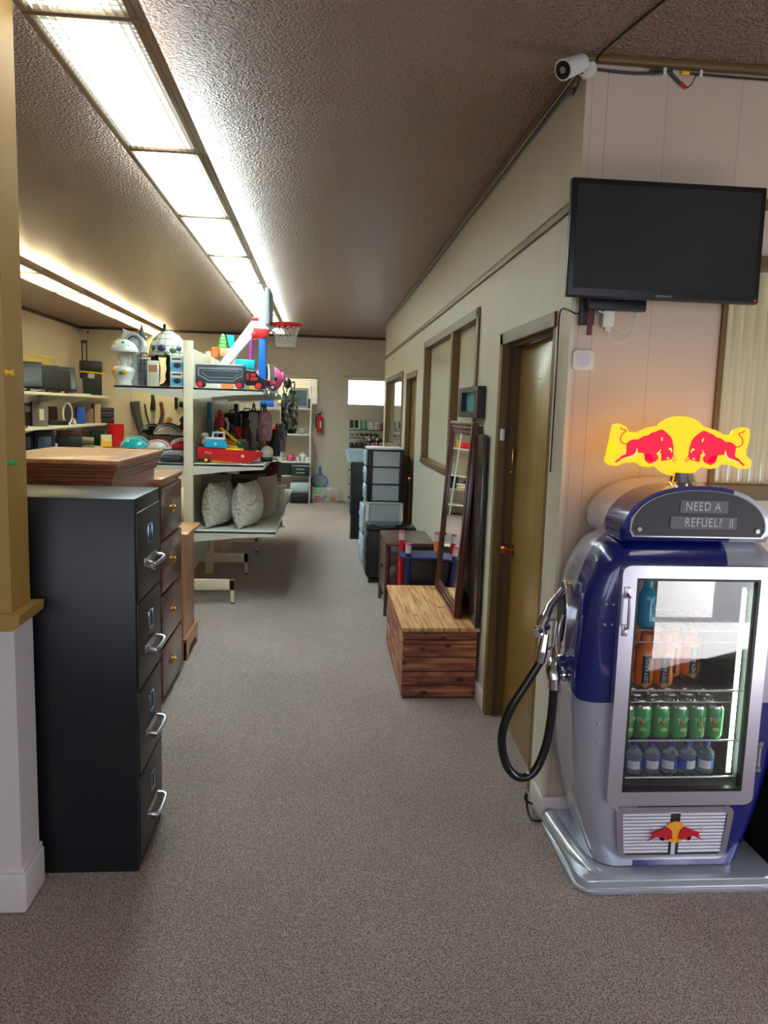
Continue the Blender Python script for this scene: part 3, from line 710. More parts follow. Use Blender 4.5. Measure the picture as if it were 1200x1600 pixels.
m = M(); m.lathe([(0, .1042), (.0138, .1042), (.0142, .1055), (.0138, .119), (.012, .1205), (0, .1205)], n=20); m.obj('cap', CAPB, wb)
m = M(); m.lathe([(.0289, .0195), (.0293, .0195), (.0293, .0525), (.0289, .0525)], n=24); m.obj('wrap', WL, wb)
m = M()
for a0 in range(-7, 3):
    a, b_ = math.radians(-90+a0*9-12), math.radians(-90+a0*9-3)
    v = [m.bm.verts.new((.0296*math.cos(q), .0296*math.sin(q), z)) for q, z in ((a, .021), (b_, .021), (b_, .051), (a, .051))]; m.bm.faces.new(v)
m.obj('white_patch', WLW, wb, smooth=60)
xs = [-.198, -.132, -.066, .0, .066, .134]
k = 0
for r_, yy in enumerate((.075, .15)):
    for i, x in enumerate(xs):
        lab = 'small clear water bottle with blue cap, '+cols[i]+' in the '+['front', 'back'][r_]+' row'
        p = pos(x+.006*r_, yy, SHZ[0]-.0025); rz = [1.1, .2, .3, -.1, .9, 0][i]+r_*.7
        if k == 0: wb.location = p; wb.rotation_euler.z = rz; wb['label'] = lab
        else: dup(wb, p, rz, lab)
        k += 1
ORB = mat('orange_drink', (246, 128, 34), .2, coat=.5, emit=0); DLAB = mat('dark_bottle_label', (44, 42, 44), .45)
def sport(name, liquid, h, label_mat, txt):
    o = T(name, '', 'bottle', (0, 0, 0)); s = h/.18
    m = M(); m.lathe([(0, .003), (.028, 0), (.033, .008), (.034, .03), (.031, .05), (.032, .085), (.034, .105), (.031, .125), (.020, .145), (.015, .150), (0, .150)], n=24, mtx=Matrix.Scale(s, 4)); m.obj('bottle', liquid, o)
    m = M(); m.lathe([(0, .1502), (.0185, .1502), (.019, .153), (.018, .176), (.012, .18), (0, .18)], n=20, mtx=Matrix.Scale(s, 4)); m.obj('cap', liquid if not label_mat else ORANGE, o)
    if label_mat:
        m = M()
        for a0 in range(-5, 5):
            a, b_ = math.radians(-90+a0*5-14), math.radians(-85+a0*5-14)
            v = [m.bm.verts.new((.0345*s*math.cos(q), .0345*s*math.sin(q), z*s)) for q, z in ((a, .012), (b_, .012), (b_, .108), (a, .108))]; m.bm.faces.new(v)
        m.obj('dark_band', label_mat, o, smooth=60)
        text(txt, .019, WPRINT, o, (-.0085*s, -.0352*s, .06*s), rot=(PI/2, -PI/2, -.25), name='lettering')
    return o
ob = sport('sports_drink_bottle', ORB, .185, DLAB, 'BODYARMOR')
xs = [-.180, -.108, -.036, .036, .108]
k = 0
for r_, yy in enumerate((.10, .20)):
    for i, x in enumerate(xs):
        if r_ == 0 and i > 2: continue
        lab = 'orange sports drink bottle with dark label, '+ORD[i]+' from the left in the '+['front', 'back'][r_]+' row'
        p = pos(x+.004*r_, yy, SHZ[2]-.0025)
        if k == 0: ob.location = p; ob['label'] = lab; ob['group'] = 'orange bottles on the middle shelf of the cooler'
        else: dup(ob, p, random.uniform(-.3, .3), lab)
        k += 1
BLD = mat('blue_drink', (30, 165, 215), .15, coat=.5)
bb = sport('sports_drink_bottle', BLD, .165, None, ''); bb['group'] = 'bright blue bottles on the top shelf'
for k, (x, y) in enumerate(((-.185, .09), (-.118, .09), (-.15, .16))):
    lab = 'bright blue sports drink bottle on the top shelf, '+['left of the front pair', 'right of the front pair', 'behind the front pair'][k]
    if k == 0: bb.location = pos(x, y, SHZ[3]-.0025); bb['label'] = lab
    else: dup(bb, pos(x, y, SHZ[3]-.0025), label=lab)
# black bin at the right edge
t = T('waste_bin', 'black bin mostly cut off at the right edge, beside the cooler base', 'bin', (1.86, 2.62, 0))
m = M(); m.box(-.20, .20, -.18, .18, .0, .62, .02, 3); m.obj('body', BLACK, t)
m = M(); m.box(-.21, .21, -.19, .19, .621, .66, .012, 3); m.obj('lid', BLACK, t)
# cooler power cord
m = M(); m.tube([(.90, 2.95, .02), (.865, 2.93, .05), (.86, 2.90, .09), (.855, 2.86, .05), (.87, 2.84, .012), (.91, 2.84, .008)], .005, 8, smooth=5)
pc = m.obj('power_cord', BLACK, fr); pc.location = (-FX, -FY, 0)

# ---------------------------------------------------------------- television, camera, devices on the front wall
tv = T('television', 'black flat screen television hanging high on the front wall', 'television', (1.195, 2.72, 2.04))
tv.rotation_euler = (-.02, 0, 0)
m = M(); m.box(-.352, .352, -.012, .018, .0, .402, .006, 3); m.box(-.25, .25, .018, .05, .06, .34, .01); m.obj('case', mat('tv_bezel', (20, 20, 24), .35), tv)
m = M(); m.box(-.331, .331, -.0135, -.0125, .030, .382); m.obj('screen', mat('tv_screen', (24, 24, 29), .42), tv, smooth=0)
m = M()
for k in range(8): m.box(-.030+k*.0076, -.0255+k*.0076, -.0136, -.0122, .010, .0165)
m.obj('brand_mark', mat('grey_mark', (130, 130, 135), .4), tv, smooth=0)
m = M(); m.cyl((.338, -.0135, .012), (.338, -.012, .012), .0025, n=8); m.obj('standby_light', mat('red_led', (255, 20, 40), .5, emit=2), tv)
br = T('tv_bracket', 'dark metal wall bracket under the left end of the television', 'bracket', (.97, YT-.004, 1.98))
m = M(); m.box(-.028, .028, -.02, -.001, -.02, .12, .003); m.obj('wall_plate', DARK, br)
m = M(); m.box(-.015, .20, -.075, -.05, .03, .075, .003); m.box(-.012, .012, -.06, -.02, .03, .07, .002); m.obj('arm', BLACK, br)
m = M(); m.box(-.012, .006, -.065, -.055, -.06, .03, .002); m.obj('hanging_tab', mat('dark_red_tape', (96, 50, 46), .6), br)
pa = T('power_adapter', 'white power adapter with looping cable under the television', 'adapter', (1.045, YT-.030, 1.985))
m = M(); m.box(-.022, .022, -.015, .02, -.03, .06, .005); m.box(-.01, .012, -.01, .01, -.048, -.03, .003); m.obj('case', WHITE, pa)
m = M(); m.tube([(0, -.01, -.045), (.02, -.02, -.085), (.07, -.02, -.075), (.10, -.015, -.02), (.11, -.01, .05)], .0022, 6, smooth=5); m.tube([(.02, -.01, -.03), (.06, -.015, -.045), (.10, -.01, -.01), (.125, -.01, .05)], .0022, 6, smooth=5); m.tube([(-.02, -.01, .02), (-.045, -.02, .03), (-.035, -.02, .075)], .0022, 6, smooth=4); m.obj('cable', WHITE, pa)
th = T('wall_device', 'small square white device with a round face on the front wall', 'thermostat', (.967, YT-.004, 1.832))
m = M(); m.prism(rrect(-.040, .040, -.036, .036, .010), -.018, 0, bev=.003); m.obj('case', WHITE, th)
m = M(); m.cyl((0, -.0195, 0), (0, -.018, 0), .026, n=32); m.obj('round_face', mat('lavender_white', (205, 203, 216), .4), th)
sc_ = T('security_camera', 'white bullet security camera on the corner under the ceiling', 'security camera', (.905, 2.80, 2.86))
d = Vector((-.085, -.06, -.055)).normalized(); c0 = Vector((-.035, -.02, -.022))
m = M(); m.cyl(c0, c0+d*.105, .030, .033, n=24); m.cyl(c0-d*.006, c0, .024, .030, n=24)
cb = m.obj('camera_body', WHITE, sc_)
m = M(); m.cyl(c0+d*.105, c0+d*.110, .034, n=24); m.obj('sun_shield', WHITE, sc_)
m = M(); m.cyl(c0+d*.108, c0+d*.112, .0285, n=24); fc = m.obj('front_glass', mat('camera_black_glass', (16, 16, 18), .08), sc_)
m = M(); m.cyl(c0+d*.111, c0+d*.1145, .011, n=16); m.obj('lens', GREY, sc_)
m = M(); m.cyl((.012, .055, -.012), (.010, .045, -.012), .032, n=24); m.tube([(.011, .048, -.012), (.0, .02, -.008), c0], .010, 10, smooth=3); m.obj('mount', WHITE, sc_)
def cable(name, label, pts, r, mt, sm=5):
    m = M(); m.tube(pts, r, 6, smooth=sm); return tag(m.obj(name, mt), label, 'cable')
cable('cable', 'black cable running along the top edge of the corridor wall to the far end', [(.895, 2.80, 2.855), (.898, 2.95, 2.80), (.905, 3.1, 2.845), (.906, 4.5, 2.852), (.906, 6, 2.855), (.906, 8, 2.85), (.906, 11.6, 2.855)], .0035, BLACK)
cable('cable', 'pale grey cable beside the black one along the top of the corridor wall', [(.897, 2.84, 2.865), (.90, 3.2, 2.862), (.902, 5, 2.866), (.902, 8, 2.862), (.902, 11.6, 2.865)], .0035, LGREY)
cable('cable', 'black cable crossing the ceiling down to the wall corner', [(1.13, 2.0, 2.893), (1.05, 2.3, 2.893), (.99, 2.60, 2.893), (.95, 2.79, 2.888), (.94, 2.828, 2.868)], .0045, BLACK)
cable('cable', 'grey cable along the top of the front wall with a slack coil', [(.94, YT-.012, 2.855), (1.05, YT-.012, 2.85), (1.14, YT-.012, 2.853), (1.19, YT-.012, 2.862), (1.15, YT-.018, 2.86), (1.16, YT-.014, 2.852), (1.23, YT-.012, 2.866)], .005, DARK)
cable('cable', 'black cable with yellow plug along the top right of the front wall', [(1.29, YT-.012, 2.862), (1.40, YT-.012, 2.86), (1.7, YT-.012, 2.858), (2.3, YT-.012, 2.858)], .004, BLACK)
m = M(); m.cyl((1.265, YT-.013, 2.862), (1.292, YT-.013, 2.862), .008, n=10); tag(m.obj('cable_plug', YELLOW), 'yellow cable plug under the ceiling trim of the front wall', 'plug')
m = M(); m.tube([(1.22, YT-.012, 2.864), (1.245, YT-.014, 2.84), (1.262, YT-.016, 2.825)], .0055, 6, smooth=3); tag(m.obj('cable', DARK), 'grey cable end drooping to a red plug', 'cable')
m = M(); m.cyl((1.262, YT-.016, 2.825), (1.285, YT-.016, 2.81), .0075, .005, n=10); tag(m.obj('cable_plug', RED), 'red cable plug hanging below the yellow plug', 'plug')
m = M(); m.tube([(1.285, YT-.016, 2.81), (1.305, YT-.014, 2.825), (1.32, YT-.012, 2.858)], .002, 6, smooth=4); tag(m.obj('cable', BLACK), 'thin black wire curling up from the red plug', 'cable')
cable('cable', 'thin dark wire hanging from the television bracket across the door head', [(.965, YT-.015, 2.02), (.93, YT-.02, 2.00), (.912, 2.86, 2.01), (.910, 2.90, 2.02), (.908, 2.955, 2.03), (.908, 2.99, 2.0), (.912, 3.0, 1.8), (.912, 3.005, 1.4)], .003, BLACK)
for k, (x, lab) in enumerate(((.935, 'at the wall corner'), (1.20, 'right of the slack coil'), (1.335, 'beside the yellow plug'))):
    m = M(); m.box(x-.006, x+.006, YT-.022, YT-.004, 2.85, 2.874, .003); tag(m.obj('cable_clip', WHITE), 'white cable clip on the front wall, '+lab, 'clip', 'white cable clips')
# push pins on the stub wall
for nm, z, c, lab in (('push_pin', 1.435, mat('pin_green', (20, 175, 90), .3), 'green push pin in the edge of the mustard wall'), ('push_pin', 1.70, YELLOW, 'yellow push pin in the edge of the mustard wall')):
    m = M(); m.lathe([(0, 0), (.009, 0), (.009, .003), (.005, .006), (.005, .014), (.009, .018), (.009, .021), (0, .021)], (-.927, 2.365, z), 12, Matrix.Rotation(PI/2, 4, 'Y')); tag(m.obj(nm, c), lab, 'push pin')
# ---------------------------------------------------------------- furniture row on the left
fc = T('filing_cabinet', 'tall black four drawer filing cabinet, drawers facing the aisle', 'filing cabinet', (-.945, 2.748, 0))
CABM = mat('black_enamel', (26, 27, 33), .34, bump=.05, bscale=300)
m = M(); m.box(-.335, .336, -.193, .193, 0, 1.311, .003); m.obj('body', CABM, fc)
DRM = mat('black_drawer_enamel', (36, 37, 40), .36)
for k in range(4):
    z0 = .035+.3085*(3-k); z1 = z0+.302
    m = M(); m.box(.334, .342, -.178, .178, z0, z1, .003); dw = m.obj('drawer', DRM, fc)
    h = M(); zc = z0+.118
    h.tube([(.342, -.075, zc), (.362, -.078, zc-.002), (.378, -.066, zc-.006), (.382, 0, zc-.008), (.378, .066, zc-.006), (.362, .078, zc-.002), (.342, .075, zc)], .0075, 8, smooth=3)
    h.box(.342, .346, -.09, .09, zc-.014, zc+.014, .001); h.obj('handle', STEEL, dw)
    h = M(); h.cyl((.344, -.055, zc-.018), (.372, -.055, zc-.026), .008, n=10); h.obj('thumb_latch', CHROME, dw)
    h = M(); 
    for a, b_, c_, d_ in ((-.034, -.026, .17, .245), (.026, .034, .17, .245), (-.034, .034, .17, .178), (-.034, .034, .237, .245)): h.box(.342, .346, a, b_, z0+c_, z0+d_, .001)
    h.obj('label_holder', mat('bluish_chrome', (175, 205, 235), .15, metal=1), dw)
# oak piece with crown top
OAK = wood('orange_oak', (168, 104, 66), (206, 146, 100), .35, (6, .9, 6), coat=.3); OAKD = wood('reddish_oak_side', (128, 72, 48), (160, 98, 68), .35, (1, 1, 8), coat=.3)
oc = T('wooden_hutch', 'orange oak hutch with a stepped crown top, behind the filing cabinet', 'hutch', (-1.09, 3.62, 0))
def rect(h, o): return [(-.245-o, -.43-o), (.245+o, -.43-o), (.245+o, .41+o*.5), (-.245-o, .41+o*.5)]
m = M(); m.box(-.235, .235, -.40, .40, .06, 1.318, .004); m.obj('body', OAKD, oc)
m = M(); m.prism(rect(0, -.01), 0, .06, 'z', bev=.008); m.obj('plinth', OAKD, oc)
m = M()
for z0, z1, o in ((1.300, 1.318, .0), (1.319, 1.334, .006), (1.335, 1.343, .013), (1.344, 1.360, .017), (1.361, 1.371, .024)): m.prism(rect(0, o), z0, z1, 'z', bev=.003)
m.obj('crown_moulding', OAKD, oc)
m = M(); m.prism(rect(0, .03), 1.3715, 1.392, 'z', bev=.006); m.obj('top_board', OAK, oc)
# mahogany chest of drawers
MAH = wood('mahogany', (66, 32, 26), (124, 70, 52), .3, (1.0, 1.0, 9), coat=.5)
MAHT = wood('honey_top', (150, 98, 60), (190, 134, 88), .3, (8, 1, 8), coat=.4)
dc = T('chest_of_drawers', 'dark mahogany chest with four deep drawers and brass flower knobs', 'chest of drawers', (-1.075, 4.37, 0))
m = M(); m.box(-.225, .225, -.29, .29, .05, 1.205, .004); m.box(-.225, .222, -.28, .28, 0, .05); m.obj('body', MAH, dc)
m = M(); m.box(-.235, .245, -.30, .30, 1.206, 1.236, .008, 3); m.obj('top_board', MAHT, dc)
for k in range(4):
    z0 = .035+.291*(3-k); m = M(); m.box(.225, .243, -.28, .28, z0, z0+.278, .006); dw = m.obj('drawer', MAH, dc)
    b = M(); c = (.25, -.05, z0+.15)
    b.cyl((.243, -.05, z0+.15), (.262, -.05, z0+.15), .010, n=12); b.sph((.266, -.05, z0+.15), .010, 10)
    for a in range(5): q = 2*PI*a/5+.3; b.sph((.256, -.05+.021*math.cos(q), z0+.15+.021*math.sin(q)), (.006, .011, .011), 10)
    b.obj('drawer_knob', BRASS, dw)
# light oak nightstand
LOAK = wood('light_oak', (170, 112, 66), (198, 140, 88), .35, (2, 2, .5), coat=.3)
ns = T('nightstand', 'low light oak nightstand with bracket feet beyond the chest of drawers', 'nightstand', (-1.08, 5.06, 0))
m = M(); m.box(-.20, .222, -.21, .21, .10, .80, .004); m.obj('body', LOAK, ns)
m = M(); m.box(-.225, .258, -.245, .245, .801, .828, .008, 3); m.obj('top_board', LOAK, ns)
m = M()
m.prism([(-.225, 0), (-.15, 0), (-.13, .045), (-.09, .065), (.09, .065), (.13, .045), (.15, 0), (.225, 0), (.225, .125), (-.225, .125)], .223, .243, 'x', bev=.003)
m.prism([(-.205, 0), (-.13, 0), (-.11, .045), (-.07, .065), (.11, .065), (.15, .045), (.17, 0), (.243, 0), (.243, .125), (-.205, .125)], -.225, -.211, 'y', bev=.003)
m.box(-.205, .243, -.215, .225, .125, .14, .005); m.obj('base_moulding', LOAK, ns)

# ---------------------------------------------------------------- double sided shop shelving
GXC = -1.07; GY0 = 6.31; BAY = 1.17
SHM = mat('cream_shelf_enamel', (206, 204, 190), .4); POSTM = mat('warm_cream_enamel', (222, 208, 180), .42, var=.05)
gd = T('gondola_shelving', 'cream metal double sided shelving unit full of toys in the middle of the shop', 'shelving unit', (GXC, GY0, 0))
def grel(): return gd
SHELFZ = [(1.765, .60, .58), (1.155, .60, .58), (.605, .70, .66)]   # height, right depth, left depth
for k in range(4):
    y = BAY*k; m = M(); m.box(-.036, .036, y-.022, y+.022, .0, 2.13, .002)
    for s in (-1, 1): m.sph((s*.02, y-.023, 2.105), .004, 6)
    m.obj('upright', POSTM, gd)
    for s, d_ in ((1, .37), (-1, .37)):
        m = M(); x1 = s*d_
        m.box(min(s*.037, x1), max(s*.037, x1), y-.015, y+.015, .115, .205, .003); m.prism([(x1-s*.036, .115), (x1, .115), (x1, .205), (x1-s*.04, .205)], y-.015, y+.015); m.prism([(x1-s*.028, .012), (x1-s*.002, .012), (x1, .2), (x1-s*.036, .2)], y-.015, y+.015)
        fb = m.obj('base_leg', POSTM, gd)
        m = M(); m.cyl((x1-s*.014, y, 0), (x1-s*.014, y, .012), .016, n=12); m.obj('foot_cap', BLACK, fb)
for k in range(3):
    y0 = BAY*k; y1 = y0+BAY
    for zi, (z, dr_, dl) in enumerate(SHELFZ):
        for s, d_ in ((1, dr_), (-1, dl)):
            m = M(); a, b_ = sorted((s*.037, s*d_))
            m.box(a, b_, y0+.004, y1-.004, z-.018, z, .002); f0, f1 = sorted((s*(d_-.012), s*d_))
            m.box(f0, f1, y0+.004, y1-.004, z-.034, z+.004, .002)
            for y in (y0+.004, y1-.012):
                m.prism([(s*.037, z-.001), (s*(d_-.005), z-.001), (s*(d_-.005), z-.038), (s*(d_*.55), z-.055), (s*.037, z-.092)], y, y+.008)
            sh = m.obj('shelf', SHM, gd, smooth=20)
            if s == 1 and zi < 3:
                m = M(); m.box(s*d_+.001, s*d_+.005, y0+.01, y1-.01, z-.032, z+.003, .001); m.obj('price_strip', mat('clear_price_strip', (200, 215, 235), .12, coat=.6), sh)
    m = M(); m.box(-.012, .012, y0+.023, y1-.023, .25, 2.08); m.obj('pegboard', mat('cream_pegboard', (190, 180, 156), .6), gd)
def GP(X, Y, z): return (X, Y, z+.001)
ZT, ZM, ZL = 1.766, 1.156, .606
# toy truck and trailer
tk = T('toy_truck', 'grey and black toy car carrier truck with red wheels on the top shelf', 'toy truck', GP(-.77, 6.46, ZT))
TG = mat('slate_plastic', (62, 68, 76), .35); TGL = mat('silver_line', (150, 158, 168), .35)
m = M(); m.box(-.262, .132, -.06, .06, .038, .172, .008); m.box(-.262, .132, -.055, .055, .162, .184, .004); m.obj('trailer', TG, tk)
m = M(); m.tube([(-.235, -.063, .155), (.11, -.063, .155), (.11, -.063, .10), (.07, -.063, .085), (.045, -.063, .06), (-.16, -.063, .06), (-.20, -.063, .085), (-.235, -.063, .10), (-.235, -.063, .155)], .003, 6); m.tube([(-.205, -.063, .140), (.085, -.063, .140), (.085, -.063, .115), (.04, -.063, .085), (-.16, -.063, .085), (-.205, -.063, .12), (-.205, -.063, .140)], .002, 6); m.obj('trim_lines', TGL, tk)
m = M(); m.box(-.25, .12, -.058, .058, .185, .194, .003); m.obj('roof_rail', WHITE, tk)
m = M(); m.prism([(.14, .03), (.33, .03), (.335, .07), (.27, .09), (.245, .10), (.215, .15), (.14, .155)], -.055, .055, bev=.006); m.obj('cab', BLACK, tk)
m = M(); m.box(.150, .165, -.058, -.054, .075, .125, .002); m.box(.18, .235, -.058, -.054, .07, .095, .002); m.box(.185, .22, -.058, -.054, .10, .125, .002); m.obj('red_panels', RED, tk)
for x in (-.225, .09, .245):
    for s in (-1, 1):
        m = M(); m.cyl((x, s*.045, .030), (x, s*.068, .030), .030, n=20); wl = m.obj('wheel', BLACK, tk)
        m = M(); m.cyl((x, s*.0685, .030), (x, s*.072, .030), .022, n=16)
        m.obj('wheel_hub', RED, wl)
# red toy car right of the truck
rc = T('toy_car', 'small red and black toy racer at the front corner of the top shelf', 'toy car', GP(-.475, 6.66, ZT))
m = M(); m.prism([(-.06, .02), (.07, .02), (.075, .05), (.04, .075), (0, .095), (-.04, .09), (-.065, .06)], -.035, .035, bev=.012); m.obj('body', RED, rc)
for x in (-.04, .05):
    for s in (-1, 1):
        m = M(); m.cyl((x, s*.034, .026), (x, s*.05, .026), .026, n=18); wl = m.obj('wheel', BLACK, rc)
        m = M(); m.cyl((x, s*.0505, .026), (x, s*.053, .026), .013, n=12); m.obj('wheel_hub', LGREY, wl)
# black and white trainer standing on its end
tr = T('shoe', 'black and white trainer standing on its toe at the end of the top shelf', 'shoe', GP(-.53, 7.30, ZT), -.5)
m = M(); m.prism([(-.03, .0), (.02, .0), (.05, .08), (.055, .16), (.04, .24), (.0, .26), (-.05, .25), (-.055, .20), (-.02, .16), (-.03, .08)], -.04, .04, bev=.015); m.obj('upper', BLACK, tr)
m = M(); m.prism([(.022, .0), (.035, .0), (.066, .08), (.072, .16), (.056, .25), (.04, .25), (.054, .16), (.048, .08)], -.042, .042, bev=.004); m.obj('sole', WHITE, tr)
m = M(); m.box(-.04, -.0, -.045, .045, .19, .225, .008); m.obj('tongue_band', WHITE, tr)
# toy basketball hoop
hp = T('toy_basketball_hoop', 'toy basketball hoop with red rim, blue pole and slanted white arm', 'toy hoop', GP(-.60, 6.92, ZT))
m = M(); m.box(.035, .095, -.03, .03, .0, .50, .006); m.obj('pole', BLUE, hp)
m = M(); m.prism([(-.36, .15), (-.27, .15), (.02, .52), (.10, .53), (.11, .595), (-.03, .60)], -.028, .028, bev=.006); m.box(-.33, -.30, -.02, .02, .0, .2, .004); m.obj('arm', WHITE, hp)
m = M(); m.prism([(-.03, .44), (.10, .46), (.14, .53), (-.01, .54)], -.04, .04, bev=.008); m.sph((.0, -.03, .48), (.03, .02, .025)); m.box(-.03, .03, -.02, .02, .60, .63, .006); m.obj('red_bracket', RED, hp)
m = M(); m.box(.10, .14, -.22, .22, .55, .86, .012, 3); m.obj('backboard', mat('pale_blue_board', (185, 205, 215), .3), hp)
m = M(); m.tube([(.265+.125*math.cos(a), .125*math.sin(a), .575) for a in [2*PI*k/32 for k in range(33)]], .018, 8); m.box(.10, .16, -.03, .03, .56, .59, .005); m.obj('rim', RED, hp)
m = M(); 
for k in range(14):
    a = 2*PI*k/14; b_ = 2*PI*(k+1)/14; c_ = 2*PI*(k-1)/14
    for e_ in (b_, c_):
        m.tube([(.265+.12*math.cos(a), .12*math.sin(a), .56), (.265+.10*math.cos(e_), .10*math.sin(e_), .50), (.265+.085*math.cos(a), .085*math.sin(a), .43), (.265+.08*math.cos(e_), .08*math.sin(e_), .39)], .0035, 5)
m.obj('net', WHITE, hp)
m = M(); m.prism([(.11, .54), (.19, .46), (.20, .47), (.14, .54)], -.02, .02); m.obj('strut', WHITE, hp)
# magenta pole, playset pieces
m = M(); m.cyl((-.675, 7.35, ZT+.001), (-.675, 7.35, ZT+.60), .017, n=14); m.sph((-.675, 7.35, ZT+.60), .02, 10); tag(m.obj('toy_pole', PURPLE), 'magenta toy pole standing beside the blue hoop pole', 'toy')
ps = T('toy_playset', 'tall peach, teal and green stacking playset behind the truck', 'playset', GP(-.88, 7.28, ZT))
m = M(); m.box(-.05, .05, -.05, .05, 0, .17, .01); m.box(.03, .09, -.05, .03, .12, .24, .01); m.obj('base_block', ORANGE, ps)
m = M(); m.box(-.02, .07, -.04, .04, .171, .31, .012); m.box(-.07, .05, -.05, .05, .311, .38, .015); m.obj('peach_tower', PEACH, ps)
m = M(); m.lathe([(.03, 0), (.045, .09), (.03, .09), (0, .06)], (-.115, -.02, .30), 6); m.obj('orange_cup', ORANGE, ps)
m = M(); m.lathe([(0, 0), (.034, 0), (.04, .02), (.03, .04), (.034, .05), (.026, .07), (.03, .08), (.018, .105), (.02, .115), (0, .135)], (-.045, 0, .381), 16); m.obj('stacking_cone', LIME, ps)
m = M(); m.prism([(-.015, .51), (.055, .50), (.06, .42), (.035, .36), (.02, .385), (.01, .42)], .0, .03, bev=.004); m.obj('flag', TEAL, ps)
m = M(); m.box(-.06, -.03, -.08, -.05, .18, .25, .006); m.sph((-.045, -.07, .25), .02, 8); m.obj('green_clip', GREEN, ps)
tt = T('toy_table', 'teal topped toy stand on yellow posts in front of the blue pole', 'toy', GP(-.665, 6.76, ZT))
m = M(); m.box(-.085, .085, -.06, .06, .175, .255, .008); m.obj('teal_bin', TEAL, tt)
for x, mt in ((-.045, YELLOW), (.055, YELLOW)):
    m = M(); m.box(x-.02, x+.02, -.02, .02, 0, .174, .004); m.obj('post', mt, tt)
pl_ = T('ladybird_plush', 'pink spotted plush toy behind the toy racer', 'plush toy', GP(-.52, 7.55, ZT))
m = M(); m.sph((0, 0, .13), (.135, .09, .125), 20); m.sph((.13, 0, .15), (.03, .03, .05), 10); m.sph((-.12, -.02, .08), (.07, .06, .07), 12); m.obj('body', PINK, pl_, smooth=60)
for x, z in ((-.05, .18), (.03, .20), (.07, .13), (0, .10), (-.08, .11)):
    m = M(); yy = -.09*math.sqrt(max(0, 1-(x/.135)**2-((z-.13)/.125)**2)); m.sph((x, yy, z), (.018, .01, .018), 10); m.obj('spot', mat('dark_spot', (70, 25, 60), .8), pl_)
m = M(); m.box(-.06, .05, -.02, .02, 0, .16, .01); m.box(-.045, .035, -.024, -.018, .08, .15, .004); m.obj('box_', WHITE, None).name = 'white_carton'
wc = bpy.data.objects['white_carton']; wc.location = GP(-.955, 6.75, ZT); tag(wc, 'small white carton standing behind the left end of the toy truck', 'carton')
bpy.data.objects['white_carton'].scale = (.8, 1, 1.15)

# top shelf, left side: lamps and jars
CER = mat('white_ceramic', (232, 236, 228), .18, coat=.6); SUNF = mat('sunflower_print', (236, 165, 50), .4); LEAF = mat('leaf_print', (70, 110, 60), .4)
lp = T('ceramic_lamp', 'white ceramic lamp with sunflower shade and sunflower pot base', 'lamp', GP(-1.60, 6.42, ZT))
m = M(); m.lathe([(0, 0), (.06, 0), (.065, .01), (.055, .03), (.07, .06), (.085, .10), (.082, .135), (.06, .15), (0, .15)], n=28, sx=1.05); pb = m.obj('pot_base', CER, lp, smooth=60)
m = M(); m.lathe([(0, .15), (.03, .15), (.025, .18), (.04, .20), (.045, .225), (.03, .25), (.015, .26), (0, .26)], n=18); m.tube([(.04, 0, .15), (.055, 0, .2), (.045, 0, .27)], .007, 8, smooth=3); m.obj('figure_stem', CER, lp, smooth=60)
m = M(); m.lathe([(.116, .262), (.118, .272), (.105, .305), (.08, .338), (.045, .360), (0, .368)], n=32); m.lathe([(0, .362), (.05, .35), (.1, .30), (.112, .262)], n=32); sh = m.obj('lamp_shade', CER, lp, smooth=60)
for (x, z, r_, mt) in ((-.052, .315, .030, SUNF), (.05, .30, .02, LEAF), (.015, .33, .014, LEAF)):
    m = M(); ang = x/.1; m.sph((x, -math.sqrt(max(0, .098**2-x*x))*(1-.4*(z-.27)/.1)-.003, z), (r_, .012, r_*.8), 14); m.obj('flower_motif', mt, sh)
for (x, z, r_, mt) in ((-.055, .11, .026, SUNF), (.0, .095, .018, LEAF), (.025, .105, .022, SUNF)):
    m = M(); m.sph((x, -math.sqrt(max(0, .084**2-x*x)), z), (r_, .01, r_*.8), 14); m.obj('flower_motif', mt, pb)
fa = T('box_fan', 'white housing with round grey dial facing out above the sunflower lamp', 'fan', GP(-1.555, 6.60, ZT))
m = M(); m.box(-.03, .05, -.05, .06, 0, .26, .01); m.obj('stand', LGREY, fa)
m = M(); m.prism([(-.085, .46), (.0, .43), (.06, .40), (.10, .33), (.09, .27), (.04, .25), (-.05, .26), (-.10, .31), (-.13, .38), (-.08, .385)], -.05, .05, bev=.01); m.obj('housing', WHITE, fa)
m = M(); m.lathe([(.078, 0), (.08, .01), (.072, .02), (.055, .02), (.05, .008), (.034, .012), (.030, .02), (0, .022)], (.01, -.05, .345), 28, Matrix.Rotation(PI/2, 4, 'X')); dl = m.obj('dial', mat('dial_grey', (168, 172, 176), .3), fa)
m = M(); m.lathe([(.057, .021), (.054, .023), (.050, .010), (.051, .008)], (.01, -.05, .345), 28, Matrix.Rotation(PI/2, 4, 'X')); m.obj('dark_ring', DARK, dl)
m = M(); m.lathe([(0, 0), (.045, 0), (.04, .015), (.02, .03), (.014, .07), (.004, .115), (0, .12)], (-1.555+.05, 6.64, ZT+.40), 14); 
tag(m.obj('pointed_finial', mat('dark_green_metal', (40, 62, 52), .4)), 'dark green pointed hat shape on top of the white fan housing', 'ornament')
bc = T('wire_basket', 'tall black wire basket standing between the lamps', 'basket', GP(-1.47, 6.56, ZT))
m = M()
for k in range(14): a = 2*PI*k/14; m.tube([(.045*math.cos(a), .045*math.sin(a), 0), (.055*math.cos(a), .055*math.sin(a), .24), (.02*math.cos(a), .02*math.sin(a), .275)], .002, 5)
for z in (0, .06, .12, .18, .24): 
    rr_ = .045+.01*z/.24; m.tube([(rr_*math.cos(2*PI*k/20), rr_*math.sin(2*PI*k/20), z) for k in range(21)], .002, 5)
